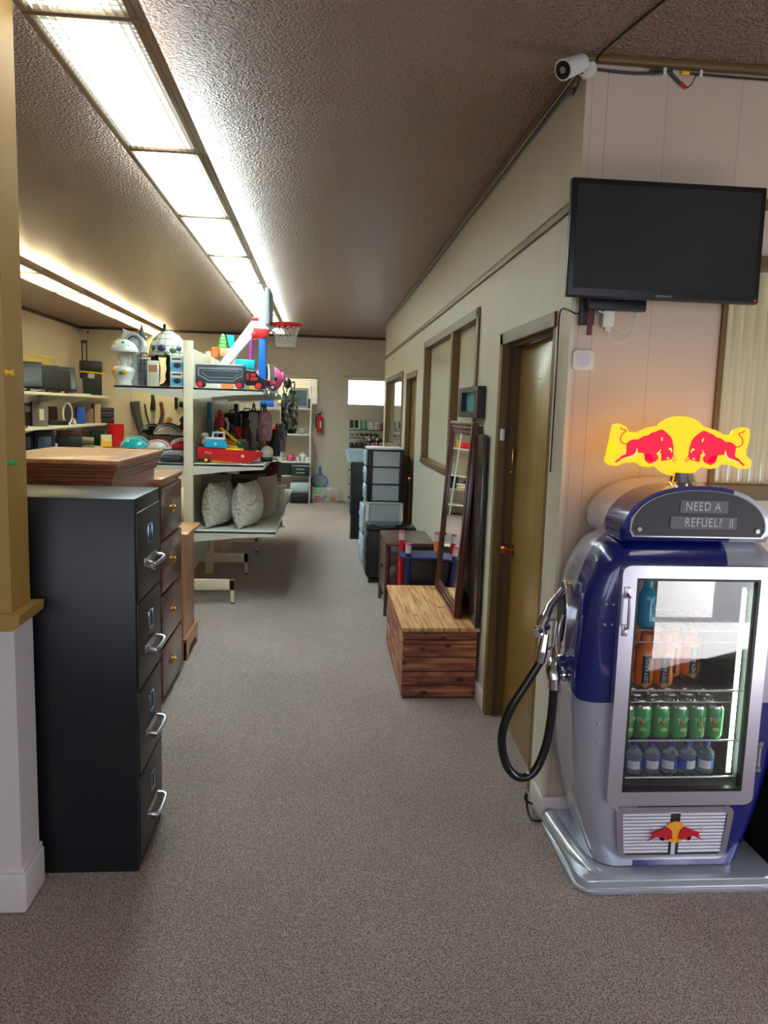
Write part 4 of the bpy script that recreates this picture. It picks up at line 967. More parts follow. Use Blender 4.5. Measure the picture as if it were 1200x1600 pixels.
m.obj('wire_cage', BLACK, bc)
m = M(); m.lathe([(0, .003), (.036, .003), (.04, .22), (0, .22)], n=16); m.obj('glass_tube', mat('grey_glass', (140, 150, 155), .2), bc)
m = M(); m.lathe([(0, 0), (.03, 0), (.042, .05), (.045, .16), (.03, .24), (.016, .29), (.03, .33), (.012, .38), (0, .385)], n=18)
bv = m.obj('tall_vase', mat('dark_pewter', (46, 48, 52), .3, metal=.4), loc=GP(-1.392, 6.60, ZT)); tag(bv, 'tall dark pewter vase left of the stained glass lamp', 'vase')
# stained glass lamp
tl = T('stained_glass_lamp', 'stained glass lamp with a cream dome shade and blue flowers on a dark stem', 'lamp', GP(-1.262, 6.50, ZT))
DKB = mat('dark_bronze', (38, 32, 30), .4, metal=.5)
m = M(); m.lathe([(0, 0), (.085, 0), (.08, .012), (.04, .03), (.022, .06), (.028, .09), (.016, .14), (.022, .20), (.014, .25), (.012, .42), (0, .42)], n=20); m.obj('stem', DKB, tl, smooth=60)
m = M(); m.lathe([(0, .448), (.035, .448), (.03, .458), (.012, .465), (.013, .50), (0, .505)], (-.03, 0, 0), n=16); m.obj('finial', DKB, tl)
dome = [(.148, .245), (.152, .27), (.145, .32), (.12, .375), (.08, .42), (.035, .447)]
m = M(); m.lathe(dome, n=32); sh = m.obj('lamp_shade', mat('cream_art_glass', (226, 228, 206), .25, coat=.5), tl, smooth=60)
m = M()
for (r_, z) in dome: m.tube([(r_*1.005*math.cos(2*PI*k/32), r_*1.005*math.sin(2*PI*k/32), z) for k in range(33)], .0018, 5)
for k in range(16): a = 2*PI*k/16; m.tube([(r_*1.005*math.cos(a), r_*1.005*math.sin(a), z) for r_, z in dome], .0018, 5)
m.obj('leading', DKB, sh)
for (a, z, r_, mt) in ((-100, .30, .036, mat('blue_art_glass', (62, 66, 110), .2)), (-65, .285, .030, mat('green_art_glass', (70, 110, 84), .25)), (-130, .30, .028, mat('green_art_glass', (70, 110, 84), .25)), (-45, .30, .026, mat('blue_art_glass', (62, 66, 110), .2)), (-85, .262, .022, mat('olive_art_glass', (120, 130, 90), .25))):
    q = math.radians(a); m = M(); rr_ = .148-.1*(max(0, z-.28)); m.sph((rr_*math.cos(q), rr_*math.sin(q), z), (r_, .012, r_*.8), 8, Matrix.Rotation(q+PI/2, 3, 'Z')); m.obj('glass_flower', mt, sh)
cb1 = T('picture_box', 'cream carton with a shelf picture printed on it, under the stained glass lamp', 'carton', GP(-1.355, 6.36, ZT))
m = M(); m.box(-.045, .045, -.02, .02, 0, .20, .004); m.obj('carton', mat('cream_card', (216, 208, 190), .6), cb1)
m = M(); m.box(-.03, .035, -.0225, -.0205, .11, .165); m.obj('printed_picture', mat('tan_print', (170, 120, 80), .6), cb1)
for k, (z, lab) in enumerate(((0, 'lower'), (.122, 'upper'))):
    b = T('product_box', lab+' white and blue product box beside the cream upright', 'box', GP(-1.162, 6.38, ZT+z*1.0))
    m = M(); m.box(-.055, .055, -.05, .05, 0, .12, .003); m.obj('carton', WHITE, b)
    m = M(); m.box(-.05, .05, -.0515, -.0505, .01, .07); m.obj('blue_print', mat('sky_print', (80, 170, 215), .5), b)
    m = M(); m.sph((0, -.0515, .045), (.03, .002, .022), 12); m.obj('product_picture', DARK, b)
    m = M(); m.box(-.04, .03, -.0515, -.0505, .09, .102); m.obj('title_bar', DARK, b)
# ---------------------------------------------------------------- middle shelf, aisle side
def superpillow(m, a, b, t, mtx, n=16, pinch=.12, pw=3.0, ex=.5):
    bm = m.bm; V = {}
    for s in (1, -1):
        for i in range(n+1):
            for j in range(n+1):
                u = -1+2*i/n; v = -1+2*j/n; edge = i in (0, n) or j in (0, n)
                if s == -1 and edge: V[s, i, j] = V[1, i, j]; continue
                th = t*(max(0, 1-abs(u)**pw)*max(0, 1-abs(v)**pw))**ex
                x = a*u*(1-pinch*(1-v*v)*abs(u)); z = b*v*(1-pinch*(1-u*u)*abs(v))
                V[s, i, j] = bm.verts.new(mtx @ Vector((x, s*th, z)))
    for s in (1, -1):
        for i in range(n):
            for j in range(n):
                q = (V[s, i, j], V[s, i+1, j], V[s, i+1, j+1], V[s, i, j+1])
                if len(set(q)) == 4: bm.faces.new(q if s == 1 else q[::-1])
bt = T('toy_boat', 'red toy rescue boat with a yellow deck stripe on the middle shelf', 'toy boat', GP(-.75, 6.48, ZM))
m = M(); bm = m.bm
prof = [(-.268, .95, .035), (-.24, 1.0, .030), (-.1, 1, .018), (.05, 1, .008), (.14, .95, .008), (.19, .75, .025), (.235, .40, .055), (.262, .06, .085)]
rows = []
for x, w_, zb in prof:
    zt = .125-.03*(x+.268)/.53; hw = .062*w_
    rows.append([bm.verts.new(p) for p in ((x-.0, -hw*.6, zb), (x, -hw*.9, zb+(zt-zb)*.4), (x, -hw, zt), (x, hw, zt), (x, hw*.9, zb+(zt-zb)*.4), (x, hw*.6, zb))])
for A, B in zip(rows, rows[1:]):
    for k in range(6): bm.faces.new((A[k], A[(k+1) % 6], B[(k+1) % 6], B[k]))
bm.faces.new(rows[0]); bm.faces.new(rows[-1]); m.obj('hull', RED, bt, smooth=30)
m = M(); m.box(-.04, .10, -.05, .05, .108, .122, .003); m.box(-.16, .16, -.03, .03, .002, .02, .002); m.obj('yellow_stripe', YELLOW, bt)
text('MI54', .026, WHITE, bt, (-.18, -.064, .083), rot=(PI/2+.08, .08, 0), name='lettering')
m = M(); m.cyl((.10, -.0655, .062), (.10, -.062, .062), .014, n=20); m.obj('badge', mat('pink_white_badge', (240, 190, 190), .5), bt)
m = M(); m.cyl((-.20, -.055, .024), (-.20, .055, .024), .024, n=18); w1 = m.obj('wheel', BLACK, bt)
m = M(); m.cyl((-.20, -.058, .024), (-.20, -.0555, .024), .015, n=14); m.obj('wheel_hub', YELLOW, w1)
tb = T('toy_cabin', 'bright blue toy boat cabin with white rails resting on the red boat', 'toy', GP(-.87, 6.48, ZM+.124))
m = M(); m.prism([(-.095, .0), (.095, .0), (.065, .065), (-.08, .065)], -.045, .045, bev=.006); m.obj('cabin', mat('cyan_plastic', (20, 165, 215), .35), tb)
m = M(); m.box(-.085, .075, -.045, .045, .066, .085, .006); m.tube([(-.03, -.03, .085), (-.03, -.03, .125), (.06, -.03, .125), (.06, -.03, .085)], .008, 6); m.tube([(-.03, .03, .085), (-.03, .03, .125), (.06, .03, .125), (.06, .03, .085)], .008, 6); m.obj('white_rails', WHITE, tb)
m = M(); m.cyl((-.005, -.047, .032), (-.005, -.044, .032), .012, n=14); m.obj('badge', WHITE, tb)
cr = T('toy_crane', 'yellow toy crane arm slanting down behind the blue toy cabin', 'toy crane', GP(-.77, 6.70, ZM))
m = M(); m.tube([(-.10, 0, .28), (-.02, 0, .22), (.07, 0, .14)], .014, 6); m.obj('arm', YELLOW, cr)
m = M(); m.box(-.10, .08, -.06, .06, 0, .14, .01); m.obj('base', YELLOW, cr)
m = M(); m.tube([(-.08, -.05, .17), (.0, -.05, .16), (.1, -.05, .12)], .010, 6); m.obj('jib', ORANGE, cr)
dn = T('toy_dinosaur', 'small cream toy dinosaur standing behind the boat', 'toy dinosaur', GP(-.965, 6.62, ZM))
m = M(); m.sph((0, 0, .16), (.05, .035, .045), 14); m.sph((-.02, 0, .22), (.035, .025, .022), 12); m.tube([(.0, 0, .17), (-.015, 0, .21)], .02, 8); m.tube([(-.02, .015, .15), (-.025, .015, 0)], .014, 8); m.tube([(.025, -.015, .14), (.03, -.015, 0)], .016, 8); m.tube([(.04, 0, .16), (.09, 0, .12), (.12, 0, .08)], .015, 8, taper=(1, .3)); m.obj('body', mat('cream_plastic', (225, 215, 195), .5), dn, smooth=60)
m = M(); m.sph((-.695, 6.60, ZM+.16), .027, 14); m.cyl((-.695, 6.60, ZM+.001), (-.695, 6.60, ZM+.14), .012, n=8); tag(m.obj('green_ball_toy', GREEN), 'green ball on a stick beside the yellow crane', 'toy')
m = M(); m.box(-1.02, -.60, 6.76, 6.80, ZM+.001, ZM+.10, .006); m.box(-.9, -.66, 6.75, 6.805, ZM+.10, ZM+.19, .004); tag(m.obj('cardboard_tray', mat('kraft_card', (160, 112, 66), .7)), 'brown cardboard tray behind the red toy boat', 'box')
m = M(); m.box(-1.025, -.985, 6.98, 7.06, ZM+.001, ZM+.50, .008); tag(m.obj('storage_case', mat('petrol_blue', (38, 92, 120), .4)), 'tall petrol blue case standing by the upright on the middle shelf', 'case')
def robot(x, y, z, lab, c1, c2):
    t = T('toy_robot', lab, 'toy robot', GP(x, y, z)); m = M(); m.box(-.04, .04, -.02, .03, .13, .25, .012); m.box(-.022, .022, -.02, .02, .255, .31, .01); m.obj('torso', c1, t)
    for s in (-1, 1):
        m = M(); m.tube([(s*.05, 0, .24), (s*.075, -.01, .19), (s*.07, -.02, .13)], .014, 8); m.obj('arm', c2, t)
        m = M(); m.tube([(s*.022, 0, .135), (s*.03, 0, .07), (s*.03, -.01, 0)], .018, 8); m.obj('leg', c1 if s > 0 else c2, t)
robot(-.93, 7.15, ZM+.12, 'red and white toy robot raised behind the toy dinosaur', RED, WHITE)
m = M(); m.box(-1.0, -.75, 7.08, 7.3, ZM+.001, ZM+.119, .006); tag(m.obj('black_carton', BLACK), 'black carton under the red and white toy robot', 'box')
robot(-.80, 6.95, ZM, 'black and red toy figure right of the dinosaur', BLACK, RED)
gt = T('toy_guitar', 'red toy guitar hanging under the top shelf behind the crane', 'toy guitar', (-.83, 7.55, 1.62))
m = M(); m.sph((0, 0, -.34), (.075, .02, .08), 16); m.sph((0, 0, -.24), (.055, .02, .06), 14); m.obj('body', RED, gt)
m = M(); m.box(-.012, .012, -.012, .0, -.26, .0, .002); m.box(-.02, .02, -.012, .0, -.03, .03, .003); m.obj('neck', BLACK, gt)
m = M(); m.lathe([(0, 0), (.03, 0), (.05, .06), (.05, .22), (.02, .30), (.035, .34), (.0, .37)], n=18); tag(m.obj('teddy_bottle', BROWN, loc=GP(-.70, 7.25, ZM)), 'dark brown bottle shaped toy under the top shelf', 'toy')
m = M(); m.prism([(-.06, 0), (.06, 0), (.075, .25), (.04, .42), (-.04, .42), (-.075, .25)], -.03, .03, bev=.02); tag(m.obj('clear_bag', mat('frosted_plastic', (168, 170, 172), .3), loc=GP(-.68, 7.75, ZM)), 'frosted grey plastic bag standing behind the brown bottle toy', 'bag')
m = M(); m.box(-.70, -.63, 6.68, 6.76, ZM+.001, ZM+.17, .006); tag(m.obj('dark_box', DARK), 'dark box right of the green ball toy', 'box')
m = M(); m.box(-.62, -.52, 6.55, 6.66, ZM+.001, ZM+.07, .008); m.sph((-.545, 6.60, ZM+.085), (.03, .03, .02), 10); tag(m.obj('white_bin_lid', WHITE), 'low white plastic tub behind the bow of the boat', 'tub')
# hanging rucksacks
def rucksack(x, y, z, w_, h, mt, mt2, lab, rz=0):
    t = T('rucksack', lab, 'rucksack', (x, y, z), rz, 'rucksacks hanging under the top shelf'); m = M()
    m.prism([(-w_*.8, -h), (w_*.8, -h), (w_, -h*.75), (w_*.9, -h*.25), (w_*.55, -.03), (-w_*.55, -.03), (-w_*.9, -h*.25), (-w_, -h*.75)], -.06, .06, bev=.03); m.obj('body', mt, t, smooth=60)
    m = M(); m.prism([(-w_*.65, -h*.92), (w_*.65, -h*.92), (w_*.7, -h*.6), (w_*.5, -h*.5), (-w_*.5, -h*.5), (-w_*.7, -h*.6)], -.085, -.055, bev=.012); m.obj('pocket', mt2, t, smooth=60)
    m = M(); m.tube([(-w_*.2, 0, -.04), (0, 0, .05), (w_*.2, 0, -.04)], .008, 6, smooth=3); m.obj('loop', BLACK, t)
PINKP = mat('floral_fabric', (190, 150, 165), .8, var=.75, vscale=22)
rucksack(-.71, 8.1, 1.62, .085, .36, mat('navy_fabric', (24, 28, 44), .8), CLOTHBLK, 'navy rucksack hanging leftmost under the top shelf')
rucksack(-.60, 7.8, 1.62, .075, .36, mat('maroon_fabric', (52, 34, 38), .8), CLOTHBLK, 'dark maroon rucksack hanging between the navy and floral ones')
rucksack(-.53, 7.2, 1.62, .065, .30, PINKP, PINKP, 'pale floral rucksack hanging nearest the shelf front', .3)
rucksack(-.46, 7.9, 1.42, .07, .22, mat('plaid_fabric', (88, 84, 120), .8, var=.8, vscale=30), PINKP, 'small plaid bag hanging lowest at the shelf front', .2)
hm = T('ball_helmet', 'small white toy helmet at the front of the middle shelf beside the boat', 'toy helmet', GP(-.475, 6.78, ZM))
m = M(); m.sph((0, 0, .075), (.055, .06, .06), 16); m.obj('shell', WHITE, hm); m = M(); m.box(-.05, .05, -.055, .02, 0, .035, .012); m.obj('chin_guard', BLACK, hm)
for k, (x, y, h, mt, lab) in enumerate(((-.56, 7.35, .16, mat('copper_toy', (170, 110, 80), .5), 'copper coloured toy behind the white toy helmet'), (-.45, 7.6, .26, DARK, 'dark grey toy standing at the middle shelf edge'), (-.43, 8.3, .30, GREY, 'grey clear-topped container far along the middle shelf edge'), (-.62, 8.9, .25, mat('red_tin', (170, 50, 50), .4), 'red tin far along the middle shelf'))):
    m = M(); m.lathe([(0, 0), (.045, 0), (.05, h*.5), (.03, h*.8), (.035, h), (0, h)], n=14); tag(m.obj('toy_container', mt, loc=GP(x, y, ZM)), lab, 'container')
# camouflage bags at the far end
CAMO = mat('camouflage_fabric', (96, 96, 78), .85, var=0)
_n = CAMO.node_tree; _cr = _n.nodes.new('ShaderNodeValToRGB'); _cr.color_ramp.interpolation = 'CONSTANT'
_cr.color_ramp.elements[0].color = lin((30, 30, 26)); _cr.color_ramp.elements[1].position = .46; _cr.color_ramp.elements[1].color = lin((92, 92, 74)); _e = _cr.color_ramp.elements.new(.56); _e.color = lin((168, 162, 138))
_no = [q for q in _n.nodes if q.type == 'TEX_NOISE'][0]; _no.inputs['Scale'].default_value = 20; _n.links.new(_no.outputs[0], _cr.inputs[0]); _n.links.new(_cr.outputs[0], _n.nodes['Principled BSDF'].inputs['Base Color'])
for k, (x, y, zt, h, a, lab) in enumerate(((-.345, 8.9, 1.84, .50, .062, 'large camouflage case hanging at the far end of the top shelf'), (-.425, 8.75, 1.80, .50, .038, 'slim camouflage case hanging left of the large one'))):
    t = T('camouflage_case', lab, 'case', (x, y, zt), 0, 'camouflage cases'); m = M(); m.prism([(-a*.8, -h), (a*.7, -h), (a, -h*.8), (a, -h*.25), (a*.5, -.01), (-a*.5, 0), (-a, -h*.2), (-a, -h*.8)], -.05, .05, bev=.022); m.obj('body', CAMO, t, smooth=60)
    m = M(); m.tube([(a*.1, -.055, -.03), (a*.15, -.056, -h*.9)], .004, 6); m.tube([(0, 0, -.02), (-.02, 0, .06), (.02, 0, .08), (.02, 0, 0)], .007, 6, smooth=3); m.obj('strap', BLACK, t)
m = M(); m.sph((-.40, 8.8, 1.90), (.045, .05, .06), 12); m.obj('sun_hat', BLACK); tag(bpy.data.objects['sun_hat'], 'black cap hanging above the camouflage cases', 'cap')
# middle shelf, left side: helmets
def helmet(x, y, z, s, mt, mt2, mt3, lab, rz=0):
    t = T('bicycle_helmet', lab, 'helmet', GP(x, y, z), rz, 'bicycle helmets on the left side shelf'); m = M()
    b = bmesh.new(); bmesh.ops.create_uvsphere(b, u_segments=24, v_segments=16, radius=1)
    bmesh.ops.delete(b, geom=[v for v in b.verts if v.co.z < -.12], context='VERTS')
    for v in b.verts: v.co.x *= s*1.25; v.co.y *= s; v.co.z = (v.co.z+.12)*s*.92
    m._add(b); m.obj('shell', mt, t, smooth=60)
    for k in range(-2, 3):
        q = M(); pts = []
        for j in range(9): a = .25+(PI-.5)*j/8; yy = k*.30; r_ = math.sqrt(max(0, 1-yy*yy)); pts.append((s*1.27*r_*math.cos(a), s*1.015*yy, s*.94*(r_*math.sin(a)+.12)))
        q.tube(pts, s*.045, 6); q.obj('rib', mt2 if k % 2 else mt3, t)
    q = M(); q.tube([(-s*.5, -s*.8, s*.1), (-s*.2, -s*.9, -.0+s*.05), (s*.3, -s*.95, s*.08)], .006, 6, smooth=3); q.obj('strap', BLACK, t)
TQ = mat('turquoise_shell', (32, 190, 196), .3, coat=.4); WH2 = mat('white_shell', (224, 222, 214), .3, coat=.4); RD2 = mat('red_shell', (180, 30, 36), .3, coat=.4); BL2 = mat('deep_blue_shell', (40, 70, 130), .3)
helmet(-1.535, 6.52, ZM+.095, .10, TQ, TQ, WH2, 'turquoise bicycle helmet on the left side of the middle shelf')
helmet(-1.335, 6.85, ZM+.20, .10, WH2, BL2, BLACK, 'white and blue bicycle helmet piled behind the turquoise one')
helmet(-1.345, 6.50, ZM+.095, .085, WH2, RD2, RD2, 'small white and red bicycle helmet in front of the pile')
helmet(-1.165, 6.60, ZM+.095, .09, RD2, WH2, WH2, 'red and white bicycle helmet beside the cream upright')
helmet(-1.16, 6.95, ZM+.24, .085, RD2, RD2, BLACK, 'red bicycle helmet at the top of the pile')
helmet(-1.50, 7.0, ZM+.2, .09, mat('black_shell', (34, 32, 32), .3), BLACK, LGREY, 'black bicycle helmet behind the turquoise one')
m = M(); superpillow(m, .10, .05, .03, Matrix.Translation((-1.22, 6.385, ZM+.035)) @ Matrix.Rotation(PI/2, 4, 'X')); tag(m.obj('folded_cloth', mat('charcoal_cloth', (56, 58, 62), .9)), 'charcoal folded cloth under the small helmets', 'cloth')
m = M(); m.box(-1.62, -1.12, 6.72, 7.15, ZM+.001, ZM+.195, .01); tag(m.obj('helmet_box', mat('grey_carton', (88, 84, 80), .7)), 'grey box under the helmets piled at the back', 'box')
m = M(); m.box(-1.62, -1.12, 6.44, 6.68, ZM+.001, ZM+.094, .01); tag(m.obj('helmet_box', mat('pale_cloth', (170, 168, 160), .9)), 'low pale box under the front helmets', 'box')

# ---------------------------------------------------------------- bottom shelf: cushions and bags
KNIT = mat('cream_knit', (206, 200, 188), .95)
_n = KNIT.node_tree; _v = _n.nodes.new('ShaderNodeTexVoronoi'); _v.inputs['Scale'].default_value = 27; _n.links.new(_n.nodes[KNIT['mp']].outputs[0], _v.inputs[0]); _b = _n.nodes.new('ShaderNodeBump'); _b.inputs['Strength'].default_value = 1; _b.inputs['Distance'].default_value = .025; _b.invert = True; _n.links.new(_v.outputs['Distance'], _b.inputs['Height']); _n.links.new(_b.outputs[0], _n.nodes['Principled BSDF'].inputs['Normal'])
TAUPE = mat('taupe_velvet', (142, 122, 106), .85, sheen=.5)
def cushion(x, y, z, a, b, t, rz, rx, mt, lab, ry=0, grp=None):
    m = M(); superpillow(m, a, b, t, Matrix.Identity(4), pinch=.06, pw=2.2, ex=.6); o = m.obj('cushion', mt, smooth=70); o.location = (x, y, z); o.rotation_euler = (rx, ry, rz); tag(o, lab, 'cushion', grp)
cushion(-.872, 6.62, ZL+.188, .20, .195, .125, 1.22, .06, KNIT, 'cream knitted cushion standing left on the bottom shelf')
cushion(-.628, 6.62, ZL+.190, .20, .20, .125, 1.26, .0, KNIT, 'cream knitted cushion standing right of its twin')
cushion(-.945, 7.02, ZL+.205, .17, .205, .075, .75, -.02, TAUPE, 'taupe velvet cushion behind the left knitted cushion')
cushion(-.515, 7.06, ZL+.200, .20, .21, .085, 1.2, .16, TAUPE, 'taupe velvet cushion leaning behind the right knitted cushion')
cushion(-.74, 7.03, ZL+.27, .09, .10, .08, .2, -.1, mat('plum_velvet', (58, 50, 58), .8), 'dark plum cushion between the two knitted ones')
cushion(-.74, 7.4, ZL+.20, .22, .19, .08, .1, -.1, mat('grey_brown_fabric', (104, 96, 88), .9), 'grey brown cushion at the back of the bottom shelf')
st = T('suitcase', 'burgundy and black suitcase standing far along the bottom shelf', 'suitcase', GP(-.56, 8.1, ZL))
m = M(); m.box(-.13, .12, -.18, .18, .0, .44, .03, 3); m.obj('shell', mat('burgundy_fabric', (84, 22, 36), .8), st); m = M(); m.tube([(-.05, -.1, .44), (-.05, -.08, .47), (-.05, .08, .47), (-.05, .1, .44)], .01, 6, smooth=2); m.box(-.135, .125, -.185, -.12, .1, .3, .02); m.obj('handle', BLACK, st)
wbk = T('mesh_basket', 'white mesh basket at the front edge of the bottom shelf', 'basket', GP(-.42, 7.55, ZL))
m = M(); n_ = 10
for j in range(n_): z = .02+.24*j/(n_-1); q = .045+.02*j/(n_-1); m.tube([(-q, -q, z), (q, -q, z), (q, q, z), (-q, q, z), (-q, -q, z)], .0035, 4)
for j in range(-3, 4):
    x = j/3
    for (sx, sy) in ((x, -1), (x, 1), (-1, x), (1, x)): m.tube([(.045*sx, .045*sy, .02), (.065*sx, .065*sy, .26)], .0035, 4)
m.tube([(-.068, -.068, .262), (.068, -.068, .262), (.068, .068, .262), (-.068, .068, .262), (-.068, -.068, .262)], .008, 6); m.box(-.046, .046, -.046, .046, 0, .01)
m.obj('basket', WHITE, wbk, smooth=0)
m = M(); m.cyl((0, 0, .012), (0, 0, .30), .025, n=12); tag(m.obj('grey_roll', mat('grey_card', (150, 145, 140), .7), loc=GP(-.42, 7.55, ZL)), 'grey roll standing inside the white mesh basket', 'roll')
bk = T('luggage_cart', 'small black folding cart standing on the carpet past the shelving', 'cart', (-.585, 10.6, 0))
m = M(); m.box(-.05, .06, -.1, .1, .03, .07, .008); m.tube([(-.03, 0, .07), (.02, .05, .34)], .018, 8); m.tube([(.04, 0, .07), (.045, .05, .30)], .014, 8); m.box(-.01, .07, .02, .08, .20, .26, .01); m.obj('frame', BLACK, bk)
for s in (-1, 1): m = M(); m.cyl((.0, s*.09, .03), (.0, s*.12, .03), .03, n=14); m.obj('wheel', BLACK, bk)

# ---------------------------------------------------------------- shelves on the left wall
def yl(px, X=-3.85): return -X*1200/(504-px)
LS = [(1.735, 'top'), (1.283, 'middle'), (.895, 'bottom')]
for z, nm in LS:
    t = T('long_shelf', 'long white wall shelf on the left wall, '+nm+' one of three', 'shelf', (-4.15, 11.3, z), 0, 'long white shelves on the left wall')
    m = M(); m.box(.0, .50, -2.5, 2.38, -.022, 0, .002); m.box(.49, .505, -2.5, 2.38, -.034, .004, .002); m.obj('board', WHITE, t)
    for y in (-2.0, -.8, .4, 1.6): m = M(); m.prism([(.01, -.023), (.40, -.023), (.40, -.04), (.01, -.17)], y, y+.012); m.obj('bracket', WHITE, t)
def LP(px, z, X=-3.85): return (X, yl(px, X), z+.001)
SCR = mat('monitor_screen', (44, 44, 46), .18, coat=.3)
for k, (px, w_, h, rz, tilt, sc2, lab) in enumerate(((30, .40, .33, .62, -.06, 'light', 'leftmost monitor on the top wall shelf, its screen mirroring the room'), (66, .37, .36, .62, -.10, 'd', 'second monitor on the top wall shelf, leaning back'), (93, .35, .35, .75, -.08, 'd', 'third monitor from the left on the top wall shelf'), (111, .33, .32, .7, -.06, 'd', 'fourth monitor from the left, partly behind the third'), (121, .34, .37, .9, -.16, 'd', 'fifth monitor from the left, leaning behind the fourth'))):
    t = T('computer_monitor', lab, 'monitor', LP(px, LS[0][0], -3.92), rz, 'flat monitors on the top wall shelf')
    R_ = Matrix.Translation((0, 0, .045)) @ Matrix.Rotation(tilt, 4, 'X')
    m = M(); m.box(-w_/2, w_/2, -.02, .025, 0, h, .006, mtx=R_); m.obj('case', BLACK, t)
    m = M(); m.box(-w_/2+.018, w_/2-.018, -.0225, -.0205, .03, h-.018, mtx=R_); m.obj('screen', SCR, t, smooth=0)
    m = M(); m.cyl((0, .02, .012), (0, .03, .12), .02, n=10); m.lathe([(0, 0), (.10, 0), (.10, .008), (.03, .018), (0, .018)], (0, .02, 0), n=20); m.obj('stand', BLACK, t)
t = T('laptop', 'open grey laptop with white base beside the black case', 'laptop', LP(138, LS[0][0], -3.80), .8)
m = M(); m.box(-.14, .14, -.12, .08, .001, .018, .004); m.obj('base', WHITE, t); m = M(); m.box(-.14, .14, .08, .092, .018, .27, .004, mtx=Matrix.Translation((0, .02, 0)) @ Matrix.Rotation(-.12, 4, 'X')); m.obj('screen_lid', mat('grey_lid', (110, 100, 92), .4), t)
t = T('rolling_case', 'black rolling case with a raised handle at the end of the top wall shelf', 'case', (-3.84, 13.25, LS[0][0]+.001), .35)
m = M(); m.box(-.165, .165, -.14, .14, .0, .36, .015, 3); m.box(-.17, .17, -.145, .145, .37, .56, .02, 3); m.obj('body', BLACK, t)
m = M(); m.box(-.13, -.11, .05, .07, .56, .86, .004); m.box(-.06, -.04, .05, .07, .56, .86, .004); m.box(-.135, -.035, .04, .08, .86, .90, .01); m.obj('pull_handle', BLACK, t)
m = M(); m.prism(rrect(-.05, .05, .28, .36, .012), -.15, -.146); m.obj('front_latch', LGREY, t)
m = M(); m.cyl((-.17, -.16, .385), (.20, -.22, .36), .012, n=8); m.obj('level_bar', YELLOW, t)
for k, (px, s) in enumerate(((20, .05), (40, .06), (47, .05), (61, .04), (75, .045), (85, .06), (104, .05))):
    m = M(); m.tube([(0, -.05, .012), (.03, 0, .02), (-.02, .04, .012), (-.05, .0, .016), (-.01, -.03, .012)], .008, 6, smooth=4)
    tag(m.obj('cable_bundle', [BLACK, LGREY][k % 3 == 1], loc=LP(px, LS[0][0], -3.74)), ('pale' if k % 3 == 1 else 'black')+' coiled lead on the top wall shelf front, '+ORD[k]+' from the left', 'cable', 'coiled leads before the monitors')
# middle wall shelf
def lbox(px, z, w_, d_, h, mt, nm, lab, cat, X=-3.85, rz=.55, bev=.004, extra=None):
    t = T(nm, lab, cat, LP(px, z, X), rz); m = M(); m.box(-w_/2, w_/2, -d_/2, d_/2, 0, h, bev); m.obj('body', mt, t)
    if extra: extra(t, w_, d_, h)
    return t
Z2 = LS[1][0]; Z3 = LS[2][0]
def band(mt, a, b, c, d): return lambda t, w_, d_, h: M().box(w_*a, w_*b, -d_/2-.002, -d_/2-.0003, h*c, h*d).obj('printed_panel', mt, t, smooth=0)
lbox(19, Z2, .22, .2, .36, mat('dark_maroon_gloss', (58, 24, 36), .25, coat=.4), 'computer_case', 'dark maroon glossy case at the left end of the middle wall shelf', 'computer', extra=band(BLACK, -.5, .5, .9, 1))
t = T('coiled_leads', 'tangle of black leads and an extension strip on the middle wall shelf', 'cables', LP(41, Z2, -3.75), .4); m = M(); m.tube([(-.2, 0, .012), (-.1, .04, .05), (0, -.03, .02), (.1, .03, .06), (.16, 0, .012), (.05, -.05, .014), (-.1, -.02, .02), (-.18, -.04, .012)], .008, 6, smooth=4); m.box(-.1, .12, .05, .09, 0, .03, .006); m.obj('leads', BLACK, t)
lbox(62, Z2, .14, .12, .31, BLACK, 'speaker', 'slim black speaker with a small badge on the middle wall shelf', 'speaker', -3.93, extra=band(mat('tan_badge', (150, 140, 118), .5), -.2, .25, .6, .85))
lbox(80, Z2, .19, .14, .33, mat('mottled_grey_carton', (104, 100, 104), .6, var=.3), 'product_box', 'mottled grey product box with white label on the middle wall shelf', 'box', -3.78, .5, extra=band(WHITE, -.05, .25, .25, .7))
lbox(100, Z2, .10, .12, .26, BROWN, 'dark_box', 'dark brown box between the grey carton and the white oval frame', 'box', -3.98)
lbox(106, Z2, .26, .2, .07, BLACK, 'disc_player', 'flat black disc player lying on the middle wall shelf', 'player', -3.80)
t = T('oval_frame', 'white oval frame with dark centre standing on the middle wall shelf', 'frame', LP(121, Z2, -3.74), .9)
m = M(); m.tube([(.085*math.cos(a), .02*math.cos(a), .165+.155*math.sin(a)) for a in [2*PI*k/28 for k in range(29)]], .016, 8); m.obj('rim', WHITE, t); m = M(); m.sph((0, .0, .165), (.075, .02, .14), 20); m.obj('dark_centre', DARK, t)
t = T('toy_figure', 'small white and black toy animal on the middle wall shelf front', 'toy', LP(131, Z2, -3.70)); m = M(); m.sph((0, 0, .03), (.035, .03, .03), 12); m.sph((0, -.01, .075), .024, 12); m.obj('body', WHITE, t); m = M(); m.sph((.02, -.02, .09), .012, 8); m.sph((-.03, -.02, .02), .014, 8); m.obj('black_patch', BLACK, t)
lbox(140, Z2, .13, .12, .27, mat('royal_blue', (28, 84, 180), .4), 'blue_box', 'royal blue box standing on the middle wall shelf', 'box', -3.80, bev=.02)
lbox(151, Z2, .15, .12, .24, mat('brown_print_carton', (112, 92, 80), .6, var=.3), 'product_box', 'brown printed carton right of the royal blue box', 'box', -3.85)
lbox(163, Z2, .10, .2, .32, mat('tan_carton', (164, 140, 112), .6), 'product_box', 'tall tan carton on the middle wall shelf', 'box', -3.78)
